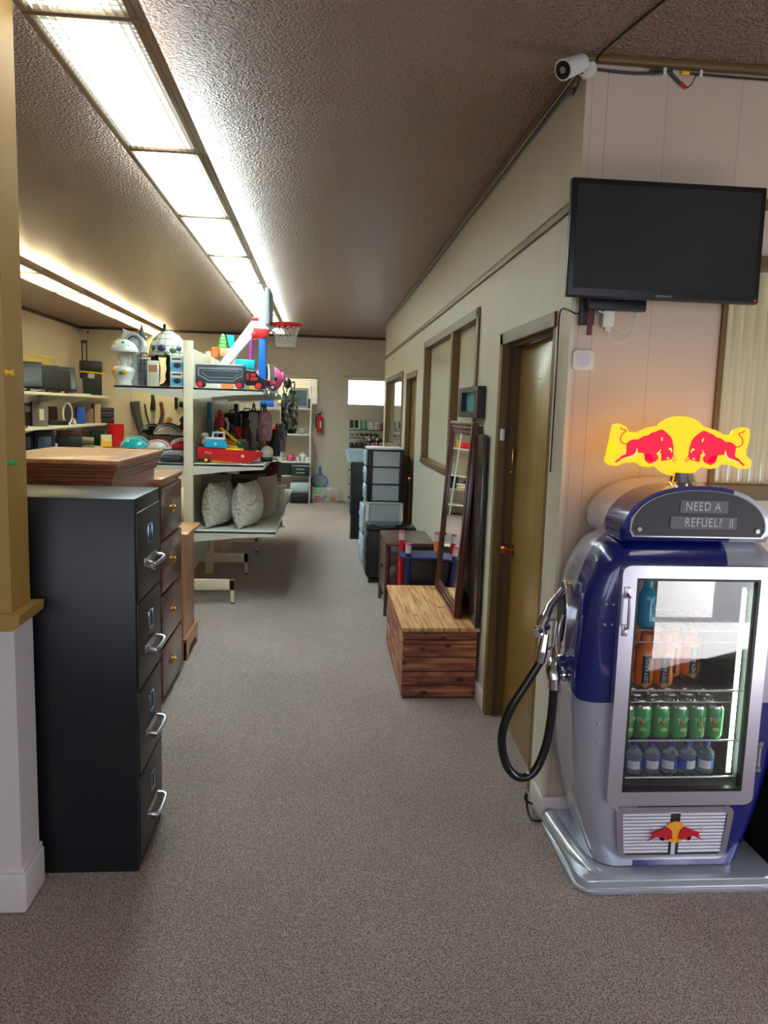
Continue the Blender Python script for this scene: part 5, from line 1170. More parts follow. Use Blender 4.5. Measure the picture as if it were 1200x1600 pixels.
lbox(177, Z2, .17, .16, .17, mat('black_pink_plastic', (46, 34, 42), .5, var=.4), 'small_appliance', 'small black appliance with a pink spot on the middle wall shelf', 'appliance', -3.75, bev=.03, extra=lambda t, a, b, c: M().sph((-.03, -b/2, c*.85), (.02, .012, .015)).obj('pink_spot', PINK, t))
for k in range(3):
    t = T('disc_player', ['lowest', 'middle', 'uppermost'][k]+' black player of the stack at the right end of the middle wall shelf', 'player', (-3.72, 13.52, Z2+.001+k*.09), .3, 'stacked black players'); m = M(); m.box(-.17, .17, -.11, .11, 0, .082, .004); m.obj('body', BLACK, t); m = M(); m.box(-.15, .15, -.113, -.1105, .03, .045); m.obj('front_strip', mat('purple_strip', (86, 56, 76), .4), t)
# bottom wall shelf
def camera_bag(px, X, w_, h, lab, rz=.5):
    t = T('camera_bag', lab, 'bag', LP(px, Z3, X), rz); m = M(); m.box(-w_/2, w_/2, -.09, .09, 0, h, .03, 3); m.obj('body', CLOTHBLK, t); m = M(); m.prism(rrect(-w_*.3, w_*.3, h*.25, h*.75, .02), -.11, -.09, bev=.004); m.obj('front_pocket', mat('navy_panel', (56, 70, 96), .5), t)
camera_bag(28, -3.95, .30, .33, 'black camera bag with blue panel at the left end of the bottom wall shelf')
camera_bag(85, -3.80, .28, .33, 'black storage bag with a pale blue outlined pocket on the bottom wall shelf')
camera_bag(58, -4.0, .18, .33, 'plain black bag behind the outlined one on the bottom wall shelf')
t = T('camcorder', 'black camcorder in front of the bags on the bottom wall shelf', 'camcorder', LP(40, Z3, -3.72), .5); m = M(); m.box(-.12, .12, -.05, .05, .03, .15, .02); m.box(-.03, .09, -.05, .05, .16, .24, .015); m.obj('body', DARK, t); m = M(); m.cyl((-.12, 0, .09), (-.18, -.02, .09), .045, n=18); m.obj('lens', BLACK, t); m = M(); m.tube([(-.08, 0, .24), (0, 0, .27), (.08, 0, .24)], .01, 6, smooth=3); m.obj('handle', BLACK, t)
t = T('printer', 'black printer with a maroon lid on the bottom wall shelf', 'printer', LP(120, Z3, -3.80), .4); m = M(); m.box(-.2, .2, -.15, .15, 0, .22, .02); m.obj('body', BLACK, t); m = M(); m.box(-.14, .16, -.14, .12, .221, .30, .015); m.obj('lid', mat('maroon_plastic', (72, 36, 40), .4), t); m = M(); m.box(-.16, .16, -.24, -.15, .04, .055, .004); m.obj('paper_tray', DARK, t)
t = T('paper_cutter', 'grey rolled item lying on the bottom wall shelf', 'roll', LP(145, Z3, -3.72), .3); m = M(); m.cyl((-.13, 0, .14), (.14, 0, .12), .06, n=18); m.box(-.15, .15, -.08, .08, 0, .06, .01); m.obj('body', mat('warm_grey_plastic', (122, 116, 106), .5), t)
lbox(101, Z3, .08, .03, .15, mat('pale_blue_card', (150, 176, 205), .5), 'small_card', 'pale blue card standing between the bags and the printer', 'card', -3.68)
lbox(164, Z3, .22, .18, .24, mat('forest_plastic', (22, 86, 58), .4), 'green_crate', 'dark green crate on the bottom wall shelf', 'crate', -3.85, .4)
lbox(177, Z3, .17, .14, .20, mat('cream_carton', (214, 208, 180), .5), 'cream_tub', 'cream tub with yellow lower half beside the green crate', 'tub', -3.62, .4, extra=band(YELLOW, -.5, .5, 0, .45))
for k in range(3):
    m = M(); m.lathe([(0, 0), (.115, 0), (.135, .26), (.142, .26), (.142, .275), (.13, .275), (.115, .02), (0, .02)], n=24); tag(m.obj('red_bucket', RED, loc=(-3.50, 13.45, Z3+.001+k*.05)), 'red bucket by the far end of the bottom wall shelf, '+['outermost', 'middle', 'innermost'][k]+' of the nested three', 'bucket', 'nested red buckets')
# things hanging on the back wall, left part
pb = T('pegboard_panel', 'pale pegboard panel on the back wall behind the hanging cases', 'pegboard', (-2.55, YB, 0)); m = M(); m.box(-.75, .75, -.035, -.001, .75, 1.95, .003); m.obj('board', mat('pale_pegboard', (200, 190, 160), .6), pb)
def hanging(name, x, z, pts, r, mt, lab, taper=None):
    t = T(name, lab, 'hanging case', (x, YB-.125, z), 0, 'cases and straps on the pegboard'); m = M(); m.tube(pts, r, 8, smooth=3, taper=taper); m.obj('body', mt, t); m = M(); m.tube([(0, .085, .03), (0, 0, .03), (0, 0, -.01)], .004, 5); m.obj('hook', STEEL, t)
hanging('gun_case', -3.22, 1.66, [(0, 0, 0), (.03, 0, -.2), (.09, 0, -.45), (.13, 0, -.58)], .075, mat('dark_grey_canvas', (58, 60, 66), .8), 'long dark grey padded case, leftmost on the pegboard', (1.1, .7))
hanging('strap', -3.05, 1.62, [(0, 0, 0), (.03, 0, -.2), (.10, 0, -.42)], .016, BLACK, 'black strap right of the long grey case')
hanging('holster', -2.92, 1.78, [(0, 0, 0), (.01, 0, -.1), (0, 0, -.26)], .045, BLACK, 'short black holster high on the pegboard', (.6, 1))
hanging('leather_sling', -2.78, 1.66, [(0, 0, 0), (.02, 0, -.2), (-.04, 0, -.4), (-.16, 0, -.55), (-.22, 0, -.62)], .03, BROWN, 'brown leather sling curving down the pegboard')
hanging('wooden_toy', -2.62, 1.40, [(0, 0, 0), (-.03, 0, -.08), (.03, 0, -.16), (.0, 0, -.26)], .045, mat('golden_leather', (150, 104, 50), .6), 'golden tan holster at the middle of the pegboard')
hanging('holster', -2.52, 1.76, [(0, 0, 0), (0, 0, -.18), (.01, 0, -.2)], .03, BLACK, 'narrow black holster right of the tan one')
hanging('harness', -2.40, 1.64, [(-.06, 0, 0), (.05, 0, -.04), (.06, 0, -.2), (-.02, 0, -.28), (.05, 0, -.36), (.05, 0, -.55)], .05, CLOTHBLK, 'bulky black harness with a grey patch')
hanging('tube_case', -2.22, 1.78, [(0, 0, 0), (.0, 0, -.26)], .035, mat('tan_leather', (140, 98, 64), .6), 'tan leather tube under the white shelf end')
hanging('tube_case', -2.10, 1.74, [(0, 0, 0), (.01, 0, -.3)], .035, BROWN, 'dark brown tube right of the tan one')
for k, x in enumerate((-1.98, -1.88, -1.78)):
    hanging('fishing_rod', x, 1.72, [(0, 0, 0), (.005, 0, -.3), (.0, 0, -.75)], .011, [GREY, BLACK, LGREY][k], ['grey', 'black', 'pale'][k]+' rod hanging beside the tube cases')

def carry_case(x, y, z, w_, h, mt, lab, rz=0):
    t = T('carry_case', lab, 'case', GP(x, y, z), rz, 'dark carry cases at the back of the middle shelf'); m = M(); m.box(-w_/2, w_/2, -.09, .09, 0, h, .02); m.obj('case_body', mt, t); m = M(); m.tube([(-.04, 0, h), (-.035, 0, h+.03), (.035, 0, h+.03), (.04, 0, h)], .007, 6); m.obj('handle', BLACK, t)
carry_case(-.93, 7.62, ZM, .15, .36, CLOTHBLK, 'black carry case behind the red and white toy robot')
carry_case(-.93, 8.2, ZM, .17, .40, mat('charcoal_case', (44, 42, 48), .7), 'charcoal carry case halfway along the back of the middle shelf')
carry_case(-.90, 8.75, ZM, .18, .38, mat('oxblood_case', (78, 34, 34), .6), 'oxblood carry case far along the back of the middle shelf')
carry_case(-.68, 8.55, ZM, .16, .30, mat('teal_case', (40, 84, 88), .6), 'dull teal carry case far along the middle shelf')
carry_case(-.90, 9.35, ZM, .18, .42, CLOTHBLK, 'black carry case at the far end of the middle shelf')
carry_case(-.80, 8.6, ZL, .20, .36, CLOTHBLK, 'black carry case beyond the cushions on the bottom shelf')
carry_case(-.55, 8.9, ZL, .18, .40, mat('oxblood_case', (78, 34, 34), .6), 'oxblood carry case beyond the suitcase on the bottom shelf')
# ---------------------------------------------------------------- cedar chest and mirror
def cedar():
    m = bpy.data.materials.new('cedar_planks'); m.use_nodes = True; nt = m.node_tree; N = nt.nodes; L = nt.links; b = N['Principled BSDF']; b.inputs['Roughness'].default_value = .5
    tc = N.new('ShaderNodeTexCoord'); sp = N.new('ShaderNodeSeparateXYZ'); L.new(tc.outputs['Object'], sp.inputs[0])
    mp = N.new('ShaderNodeMapping'); mp.inputs['Scale'].default_value = (1.8, 1.8, 15); L.new(tc.outputs['Object'], mp.inputs[0])
    n = N.new('ShaderNodeTexNoise'); n.inputs['Scale'].default_value = 2.0; n.inputs['Detail'].default_value = 7; n.inputs['Distortion'].default_value = .45; L.new(mp.outputs[0], n.inputs[0])
    cr = N.new('ShaderNodeValToRGB'); e = cr.color_ramp.elements; e[0].position = .33; e[0].color = lin((96, 48, 34)); e[1].position = .70; e[1].color = lin((198, 138, 92)); q = e.new(.5); q.color = lin((146, 80, 54)); L.new(n.outputs[0], cr.inputs[0])
    # knots
    mk = N.new('ShaderNodeMapping'); mk.inputs['Scale'].default_value = (6, 6, 11); L.new(tc.outputs['Object'], mk.inputs[0])
    v = N.new('ShaderNodeTexVoronoi'); v.inputs['Scale'].default_value = 1.3; L.new(mk.outputs[0], v.inputs[0])
    lt = N.new('ShaderNodeValToRGB'); lt.color_ramp.elements[0].position = .10; lt.color_ramp.elements[0].color = (.16, .10, .07, 1); lt.color_ramp.elements[1].position = .22; lt.color_ramp.elements[1].color = (1, 1, 1, 1); L.new(v.outputs['Distance'], lt.inputs[0])
    mx = N.new('ShaderNodeMix'); mx.data_type = 'RGBA'; mx.blend_type = 'MULTIPLY'; mx.inputs[0].default_value = 1; L.new(cr.outputs[0], mx.inputs[6]); L.new(lt.outputs[0], mx.inputs[7]); L.new(mx.outputs[2], b.inputs['Base Color'])
    return m
CED = cedar()
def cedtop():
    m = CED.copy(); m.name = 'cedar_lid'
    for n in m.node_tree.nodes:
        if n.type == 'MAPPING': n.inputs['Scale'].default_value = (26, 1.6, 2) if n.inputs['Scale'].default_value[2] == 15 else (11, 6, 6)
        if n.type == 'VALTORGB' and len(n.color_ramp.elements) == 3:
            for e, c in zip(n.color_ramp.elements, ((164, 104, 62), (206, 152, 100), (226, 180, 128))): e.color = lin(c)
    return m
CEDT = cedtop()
cc = T('cedar_chest', 'knotty cedar blanket chest on the carpet with a leaning mirror on it', 'chest', (.690, 4.70, 0))
m = M()
for k, (z0, z1) in enumerate(((.0, .076), (.082, .158), (.164, .242), (.248, .318), (.324, .344), (.350, .394))):
    if k == 0: z0 = .012
    m.box(-.213+(.0 if k != 4 else -.002), .213, -.520-(.003 if k == 4 else 0), .520, z0, z1, .002)
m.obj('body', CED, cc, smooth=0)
m = M(); m.box(-.205, .205, -.512, .512, .0, .40); m.obj('inner_box', mat('cedar_shadow_gap', (84, 46, 32), .6), cc, smooth=0)
m = M()
for k in range(6): x0 = -.222+.444*k/6; m.box(x0, x0+.0718, -.535, .535, .404, .4195, .0015)
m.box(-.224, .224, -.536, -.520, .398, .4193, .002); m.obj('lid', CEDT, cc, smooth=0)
m = M(); m.box(-.221, .221, -.519, .53, .398, .4035); m.obj('lid_battens', mat('cedar_shadow_gap', (84, 46, 32), .6), cc, smooth=0)
ZCH = .420
MIRF = wood('mirror_mahogany', (60, 26, 22), (106, 52, 42), .28, (4, 4, .6), coat=.5)
dp = T('wooden_board', 'glossy dark wooden panel standing behind the mirror against the wall', 'panel', (.893, 4.62, ZCH))
m = M(); m.box(-.012, .012, -.46, .44, .001, 1.09, .004); m.obj('panel', wood('dark_glossy_wood', (44, 34, 32), (62, 50, 46), .22, (2, 2, .5), coat=.4), dp)
mi = T('mirror', 'tall mahogany framed mirror leaning on the cedar chest', 'mirror', (.805, 4.745, ZCH+.006))
lean = math.atan2(.062, 1.15)
# local: u along -Y is near, frame plane faces -X
R_ = Matrix.Rotation(lean, 4, 'Y')
W2_, HT = .385, 1.15
m = M()
def rail(m, a0, a1, z0, z1):
    m.box(-.0, .028, a0, a1, z0, z1, .003, mtx=R_)
rail(m, -W2_, -W2_+.075, 0, HT); rail(m, W2_-.075, W2_, 0, HT); rail(m, -W2_+.075, W2_-.075, 0, .08); rail(m, -W2_+.075, W2_-.075, HT-.08, HT)
fm = m.obj('frame', MIRF, mi)
m = M()
def frame_ring(m, o, w_, x0, x1):
    for a0, a1, z0, z1 in ((-W2_+o, -W2_+o+w_, o, HT-o), (W2_-o-w_, W2_-o, o, HT-o), (-W2_+o+w_, W2_-o-w_, o, o+w_), (-W2_+o+w_, W2_-o-w_, HT-o-w_, HT-o)): m.box(x0, x1, a0, a1, z0, z1, .004, mtx=R_)
frame_ring(m, .002, .020, -.014, .0); frame_ring(m, .030, .016, -.008, .0); frame_ring(m, .060, .014, -.004, .0); m.obj('moulding', MIRF, mi)
m = M(); m.box(.004, .007, -W2_+.07, W2_-.07, .07, HT-.07, mtx=R_); m.obj('mirror_glass', mat('mirror_silver', (235, 238, 240), .01, metal=1), mi, smooth=0)
pf = T('wall_picture', 'small black box frame with a picture painted in reflected teal hanging above the mirror', 'picture', (.915, 4.63, 1.60))
m = M(); ring_panel(m, rrect(-.30, .30, 0, .18, .004, 1), rrect(-.20, .20, .035, .15, .004, 1), 0, .045)
bmesh.ops.transform(m.bm, matrix=Matrix(((0, -1, 0, 0), (1, 0, 0, 0), (0, 0, 1, 0), (0, 0, 0, 1))), verts=m.bm.verts); m.obj('frame', BLACK, pf, smooth=0)
m = M(); m.box(-.014, -.010, -.2, .2, .035, .15); m.obj('picture', mat('teal_reflection', (60, 132, 142), .35, var=.6, vscale=8), pf, smooth=0)  # teal of the reflected ceiling fixtures is put into the colour
m = M(); m.tube([(-.03, .0, .18), (-.01, 0, .20)], .004, 6); m.obj('hanger', STEEL, pf)

# ---------------------------------------------------------------- crayon table, cabinets, drawers along the wall
kt = T('childs_table', 'low navy child table with red, navy and orange crayon shaped legs', 'table', (.76, 5.62, 0))
m = M(); m.prism(rrect(-.165, .15, -.145, .145, .03), .555, .572, 'z', bev=.004); m.obj('tabletop', NAVY, kt)
m = M(); m.box(-.11, .13, -.10, .10, .20, .545, .004); m.obj('storage_box', mat('very_dark_brown', (34, 22, 20), .5), kt)
for x, y, mt, h, nm in ((-.140, .135, RED, .655, 'red leg'), (-.115, -.125, NAVY, .60, 'navy leg'), (.13, .125, ORANGE, .65, 'orange leg'), (.13, -.125, YELLOW, .60, 'yellow leg')):
    m = M(); m.cyl((x, y, 0), (x, y, h), .020, n=12); lg = m.obj('leg', mt, kt, label=nm)
    m = M(); m.cyl((x, y, h+.0005), (x, y, h+.055), .021, n=12); m.obj('pencil_band', mat('silver_pink_band', (222, 205, 208), .3, metal=.3), lg)
    m = M(); m.cyl((x, y, h+.056), (x, y, h+.072), .022, .020, n=12); m.obj('eraser_tip', mat('pink_eraser', (214, 96, 130), .7), lg)
WAL = wood('walnut', (62, 36, 30), (98, 62, 52), .35, (5, .8, 5), coat=.3)
sw = T('sewing_cabinet', 'walnut sewing cabinet with overhanging top and curved legs behind the crayon table', 'cabinet', (.72, 6.25, 0))
m = M(); m.prism(rrect(-.205, .185, -.33, .33, .03), .572, .598, 'z', bev=.006); m.obj('top', WAL, sw)
m = M(); m.box(-.175, .17, -.27, .29, .40, .571, .004); m.box(-.17, -.02, -.26, .28, .13, .40, .004); m.obj('body', WAL, sw)
m = M(); m.box(-.198, -.176, -.25, .0, .14, .54, .006); d_ = m.obj('door', WAL, sw); m = M(); m.sph((-.205, -.03, .35), .009, 8); m.obj('door_knob', DKB, d_)
m = M(); m.box(-.198, -.176, .01, .26, .14, .54, .006); d_ = m.obj('door', WAL, sw); m = M(); m.sph((-.205, .04, .35), .009, 8); m.obj('door_knob', DKB, d_)
for x, y in ((-.19, -.60 if 0 else -.29), (-.19, .29), (.15, -.29), (.15, .29)):
    m = M(); m.tube([(x*.95, y*.95, .57), (x*.97, y, .40), (x, y, .20), (x*1.02, y*1.02, 0)], .018, 8, smooth=3, taper=(1.2, .7)); m.obj('leg', WAL, sw)
m = M(); m.box(-.18, .15, -.012, .012, .10, .13, .004); m.obj('stretcher', WAL, sw)
mg = T('magazine_rack', 'narrow walnut rack table between the sewing cabinet and the black cabinet', 'rack', (.73, 6.80, 0))
m = M(); m.box(-.18, .16, -.14, .14, .50, .525, .006); m.box(-.19, -.165, -.14, .14, .12, .50, .003); m.obj('body', WAL, mg)
for x, y in ((-.17, -.12), (-.17, .12), (.14, -.12), (.14, .12)): m = M(); m.cyl((x, y, .035), (x, y, .50), .014, n=8); m.sph((x, y, .018), .018, 8); m.obj('leg', BLACK if x < 0 else WAL, mg)
bcab = T('black_cabinet', 'black cabinet on castors with chrome pulls and a glossy top', 'cabinet', (.665, 7.32, 0))
m = M(); m.box(-.22, .225, -.20, .21, .06, .505, .005); m.obj('body', BLACK, bcab); m = M(); m.box(-.232, .235, -.215, .215, .506, .54, .006); m.obj('top', mat('gloss_black', (14, 14, 18), .15), bcab)
for k in range(3):
    z = .12+.13*k; m = M(); m.box(-.232, -.221, -.18, .18, z-.04, z+.07, .003); d_ = m.obj('drawer', BLACK, bcab); m = M(); m.tube([(-.232, -.05, z+.03), (-.25, -.05, z+.03), (-.25, .05, z+.03), (-.232, .05, z+.03)], .004, 6); m.obj('drawer_pull', CHROME, d_)
for x in (-.19, .19):
    for y in (-.17, .17): m = M(); m.cyl((x-.012, y, .028), (x+.012, y, .028), .028, n=14); m.box(x-.008, x+.008, y-.01, y+.01, .03, .06); m.obj('castor', BLACK, bcab)
FROST = mat('frosted_clear_plastic', (176, 182, 190), .3, coat=.3); ICE = mat('ice_blue_plastic', (186, 214, 228), .25, coat=.4)
wt = T('drawer_tower', 'white plastic drawer unit with pale bulging drawers under the black framed one', 'drawers', (.675, 8.22, 0))
m = M()
for x, y in ((-.185, -.2), (.175, -.2), (-.185, .2), (.175, .2)): m.box(x-.018, x+.018, y-.018, y+.018, 0, .655, .005)
m.box(-.20, .19, -.215, .215, .655, .672, .004); m.box(-.20, .19, -.215, .215, .31, .33, .003); m.box(-.2, .19, -.215, .215, 0, .015, .003); m.obj('frame', WHITE, wt)
m = M(); m.box(-.165, .155, -.205, -.195, .02, .65); m.obj('side_panel', FROST, wt, smooth=0)
m = M(); m.box(-.165, .155, .195, .205, .02, .65); m.obj('side_panel', FROST, wt, smooth=0)
for z in (.02, .335): m = M(); m.box(-.25, -.205, -.18, .18, z, z+.30, .02, 3); m.box(-.262, -.25, -.06, .06, z+.18, z+.21, .004); m.obj('drawer', ICE, wt)
bt2 = T('drawer_tower', 'black framed plastic drawer unit with three pale drawers, stacked on the white one', 'drawers', (.675, 8.22, .673))
m = M()
for x, y in ((-.165, -.19), (.165, -.19), (-.165, .19), (.165, .19)): m.box(x-.025, x+.025, y-.022, y+.022, 0, .545, .008)
for z in (0, .180, .362, .535): m.box(-.19, .19, -.212, .212, z, z+.015, .004)
m.obj('frame', BLACK, bt2)
m = M(); m.box(-.14, .14, -.200, -.190, .016, .535); m.obj('side_panel', FROST, bt2, smooth=0)
m = M(); m.box(-.14, .14, .190, .200, .016, .535); m.obj('side_panel', FROST, bt2, smooth=0)
for z in (.018, .198, .380): m = M(); m.box(-.222, -.192, -.165, .165, z, z+.158, .012, 3); m.box(-.232, -.222, -.05, .05, z+.1, z+.125, .004); m.obj('drawer', ICE, bt2)
m = M(); m.prism(rrect(-.20, .17, -.20, .20, .03), .551, .57, 'z', bev=.005); m.obj('top_lid', mat('white_lid', (214, 222, 230), .3), bt2)
sp = T('tower_speaker', 'black floor standing cabinet under the white tub', 'speaker', (.60, 9.80, 0))
m = M(); m.box(-.215, .22, -.16, .16, .02, .978, .008); m.box(-.225, .23, -.17, .17, 0, .02, .003); m.obj('body', BLACK, sp); m = M(); m.box(-.225, -.216, -.13, .13, .3, .95, .003); m.obj('front_grille', CLOTHBLK, sp)
tbm = T('storage_tub', 'white plastic storage tub on the black floor standing cabinet', 'tub', (.50, 9.80, .979))
m = M(); n_ = rrect(-.20, .21, -.15, .15, .04); bm = m.bm
r0 = [bm.verts.new((x*.88, y*.88, 0)) for x, y in n_]; r1 = [bm.verts.new((x, y, .15)) for x, y in n_]; r2_ = [bm.verts.new((x*.96, y*.96, .15)) for x, y in n_]; r3_ = [bm.verts.new((x*.85, y*.85, .01)) for x, y in n_]
for A, B in ((r0, r1), (r1, r2_), (r2_, r3_)):
    for k in range(len(A)): bm.faces.new((A[k], A[(k+1) % len(A)], B[(k+1) % len(A)], B[k]))
bm.faces.new(r0[::-1]); bm.faces.new(r3_); m.obj('tub_body', ICE, tbm)
m = M(); m.box(-.235, -.19, -.06, .06, .135, .15, .005); m.obj('handle', mat('pale_green_plastic', (196, 220, 206), .3), tbm)

# ---------------------------------------------------------------- far wall: shoes
rk = T('shoe_rack', 'thin wire shoe rack with black shelves below the bright far window', 'shoe rack', (.86, 13.38, 0))
RZ = [1.30, 1.16, 1.00, .84, .60, .36, .12]
m = M()
for x in (-.40, .46):
    for y in (-.14, .14): m.cyl((x, y, 0), (x, y, 1.34), .009, n=8)
    for k in range(15): z = .06+k*.085; m.cyl((x, -.14, z), (x, .14, z), .005, n=6)
    m.cyl((x+(.04 if x < 0 else -.04), -.14, 0), (x+(.04 if x < 0 else -.04), -.14, 1.3), .004, n=6)
m.obj('ladder_frame', LGREY, rk)
for z in RZ: m = M(); m.box(-.40, .46, -.14, .14, z-.014, z, .002); m.obj('rack_shelf', BLACK, rk)
def shoe(x, z, mt, sl, lab, heel=False, s=1.0, h=.075, grp='shoes on the wire rack', st=False):
    t = T('shoe', lab, 'shoe', (x, 13.36, z+.001), 0, grp); m = M()
    if heel:
        m.tube([(0, -.08, .012), (0, -.03, .02), (0, .03, .07), (0, .075, .11)], .026, 8, smooth=3, taper=(1.1, .8)); m.tube([(0, .07, .10), (0, .085, .15), (0, .08, .17)], .024, 8, taper=(1.1, .4)); m.obj('upper', mt, t, smooth=60)
        m = M(); m.cyl((0, .085, .10), (0, .09, 0), .014, .006, n=8); m.obj('heel', mt, t)
    else:
        m.box(-.036*s, .036*s, -.11, .11, 0, .022, .01); m.obj('sole', sl, t)
        m = M(); m.sph((0, -.05, .035), (.034*s, .06, .034), 12); m.box(-.032*s, .032*s, -.03, .10, .02, h, .02); m.obj('upper', mt, t, smooth=60)
x0 = .862
off = [-.36, -.285]
SB = mat('black_white_shoe', (36, 36, 38), .5, var=.6, vscale=30); SGR = mat('emerald_satin', (20, 130, 84), .35); SW = mat('white_trainer', (205, 200, 190), .5, var=.2, vscale=25); SBR = mat('tan_boot', (140, 88, 56), .6)
shoe(x0-.36, RZ[0], SB, WHITE, 'black boot shoe at the left end of the rack top', h=.16); shoe(x0-.275, RZ[0], SB, WHITE, 'black boot shoe beside the green heels on the rack top', h=.16)
shoe(x0-.185, RZ[0], SGR, SGR, 'emerald green heeled shoe, left of its pair', heel=True); shoe(x0-.115, RZ[0], SGR, SGR, 'emerald green heeled shoe, right of its pair', heel=True)
shoe(x0-.02, RZ[0], SW, WHITE, 'white trainer right of the green heels', s=1.1, h=.13); shoe(x0+.075, RZ[0], SW, WHITE, 'white trainer next to the tan boots', s=1.1, h=.12)
shoe(x0+.17, RZ[0], SBR, BROWN, 'tan ankle boot, left of its pair on the rack top', h=.12); shoe(x0+.25, RZ[0], SBR, BROWN, 'tan ankle boot, right of its pair on the rack top', h=.12)
TAN = mat('rose_tan_leather', (150, 110, 96), .5)
for r_, z in enumerate(RZ[1:4]):
    for k in range(6):
        mt = TAN if (r_ == 0 and k < 2) else [BLACK, mat('charcoal_leather', (46, 44, 48), .4), SB][(k+r_) % 3]
        shoe(x0-.35+.085*k, z, mt, BLACK if r_ else LGREY, ('rose tan' if (r_ == 0 and k < 2) else 'dark')+' shoe, '+ORD[k]+' from the left on the '+['second', 'third', 'fourth'][r_]+' shelf of the rack', h=.07)
shoe(x0-.34, RZ[5], mat('pink_print', (190, 110, 130), .6, var=.5, vscale=40), WHITE, 'pink patterned shoe low on the wire rack', h=.1)
PAT = mat('monochrome_pattern', (130, 128, 124), .6); _n = PAT.node_tree; _c = _n.nodes.new('ShaderNodeValToRGB'); _c.color_ramp.interpolation = 'CONSTANT'; _c.color_ramp.elements[0].color = lin((24, 24, 26)); _c.color_ramp.elements[1].position = .52; _c.color_ramp.elements[1].color = lin((214, 208, 198)); _o = [q for q in _n.nodes if q.type == 'TEX_NOISE'][0]; _o.inputs['Scale'].default_value = 18; _n.links.new(_o.outputs[0], _c.inputs[0]); _n.links.new(_c.outputs[0], _n.nodes['Principled BSDF'].inputs['Base Color'])
for k, (x, z, w_, h, lab) in enumerate(((.83, 1.16, .08, .16, 'black and cream patterned bag piled left in front of the shoe rack'), (.97, 1.17, .075, .13, 'black and cream patterned bag piled right in front of the shoe rack'), (.77, 1.045, .075, .10, 'black and cream patterned purse lowest of the pile'))):
    m = M(); m.box(-w_, w_, -.05, .05, 0, h, .03, 3); tag(m.obj('handbag', PAT, loc=(x, 13.13, z-.13)), lab, 'handbag', 'patterned bags before the shoe rack')
rb = T('red_bag', 'large red bag slumped in front of the shoe rack', 'bag', (.95, 13.05, .0)); m = M(); m.sph((.0, 0, .94), (.15, .06, .12), 16); m.obj('body', mat('red_fabric', (206, 34, 62), .6), rb); m = M(); m.box(-.18, .18, -.05, .05, 0, .84, .01); m.obj('stand_box', BLACK, rb)
for ob_ in [o for o in bpy.data.objects if o.name.startswith('handbag')]: pass

# ---------------------------------------------------------------- far wall: dish shelves and the rest
ds = T('dish_shelves', 'white open shelving unit full of crockery against the far wall', 'shelving unit', (-.70, 13.50, 0))
DZ = [.20, .72, 1.19, 1.63]
m = M()
for x in (-.58, .0, .50):
    for y in (-.19, .19): m.box(x-.014, x+.014, y-.014, y+.014, 0, 2.0 if x == .5 and y < 0 else 1.68, .002)
m.obj('posts', WHITE, ds)
for k, z in enumerate(DZ): m = M(); m.box(-.59, .515, -.20, .20, z-.025, z, .002); m.obj('shelf', WHITE, ds)
m = M(); m.box(-.59, .515, -.20, .20, .46, .475, .002); m.obj('shelf', WHITE, ds)
def DP(x, z, y=13.42): return (x, y, z+.001)
t = T('framed_picture', 'grey blue framed picture leaning on top of the dish shelves', 'picture', DP(-.40, DZ[3])); m = M(); ring_panel(m, rrect(-.16, .16, 0, .34, .01), rrect(-.125, .125, .035, .305, .005), -.02, .02); m.obj('frame', LGREY, t); m = M(); m.box(-.13, .13, .0, .01, .03, .31); m.obj('picture', mat('grey_blue_print', (88, 104, 116), .3, var=.6, vscale=9), t)
m = M(); m.lathe([(0, 0), (.025, 0), (.02, .12), (.025, .16), (0, .17)], n=12); tag(m.obj('dark_jar', DARK, loc=DP(-.225, DZ[3], 13.36)), 'small dark jar at the right end of the top dish shelf', 'jar')
m = M(); m.cyl((-.12, 0, .07), (.12, 0, .07), .065, n=18); tag(m.obj('blue_roll', BLUE, loc=DP(-.95, DZ[3])), 'bright blue roll lying on the left of the top dish shelf', 'roll')
for k in range(3):
    m = M(); m.lathe([(0, 0), (.05, 0), (.10-.012*k, .03), (.102-.012*k, .034), (.045, .006), (0, .006)], n=20); tag(m.obj('white_bowl', mat('porcelain', (226, 226, 222), .2, coat=.5), loc=DP(-.36, DZ[2]+k*.03)), ['lowest', 'middle', 'uppermost'][k]+' white bowl of the stack on the second dish shelf', 'bowl', 'stacked white bowls')
m = M(); m.lathe([(0, 0), (.05, 0), (.06, .05), (.03, .10), (.04, .12), (0, .13)], n=16); tag(m.obj('glass_dish', mat('grey_glass', (140, 150, 155), .2), loc=DP(-.53, DZ[2])), 'grey glass jar left of the white bowls', 'jar')
t = T('red_toy_box', 'red and yellow tin at the left of the second dish shelf', 'tin', DP(-.80, DZ[2])); m = M(); m.box(-.08, .08, -.05, .05, 0, .12, .005); m.obj('tin_body', RED, t); m = M(); m.box(.081, .15, -.03, .03, .0, .14, .006); m.obj('yellow_handle', YELLOW, t)
m = M(); m.box(-1.06, -.93, 13.36, 13.48, DZ[2]+.001, DZ[2]+.15, .004); tag(m.obj('grey_carton', GREY), 'grey carton at the left end of the second dish shelf', 'box')
PORC = mat('porcelain', (226, 226, 222), .2)
for k, x in enumerate((-.24, -.325, -.41)):
    t = T('cup', 'white cup on the third dish shelf, '+['rightmost', 'middle', 'leftmost'][k]+' of three', 'cup', DP(x, DZ[1], 13.36), 0, 'white cups in a row'); m = M(); m.lathe([(0, 0), (.022, 0), (.036, .06), (.038, .075), (.034, .075), (.02, .006), (0, .006)], n=18); m.obj('cup_body', PORC, t); m = M(); m.tube([(.034, 0, .06), (.055, 0, .05), (.05, 0, .025), (.03, 0, .02)], .004, 6, smooth=3); m.obj('cup_handle', PORC, t)
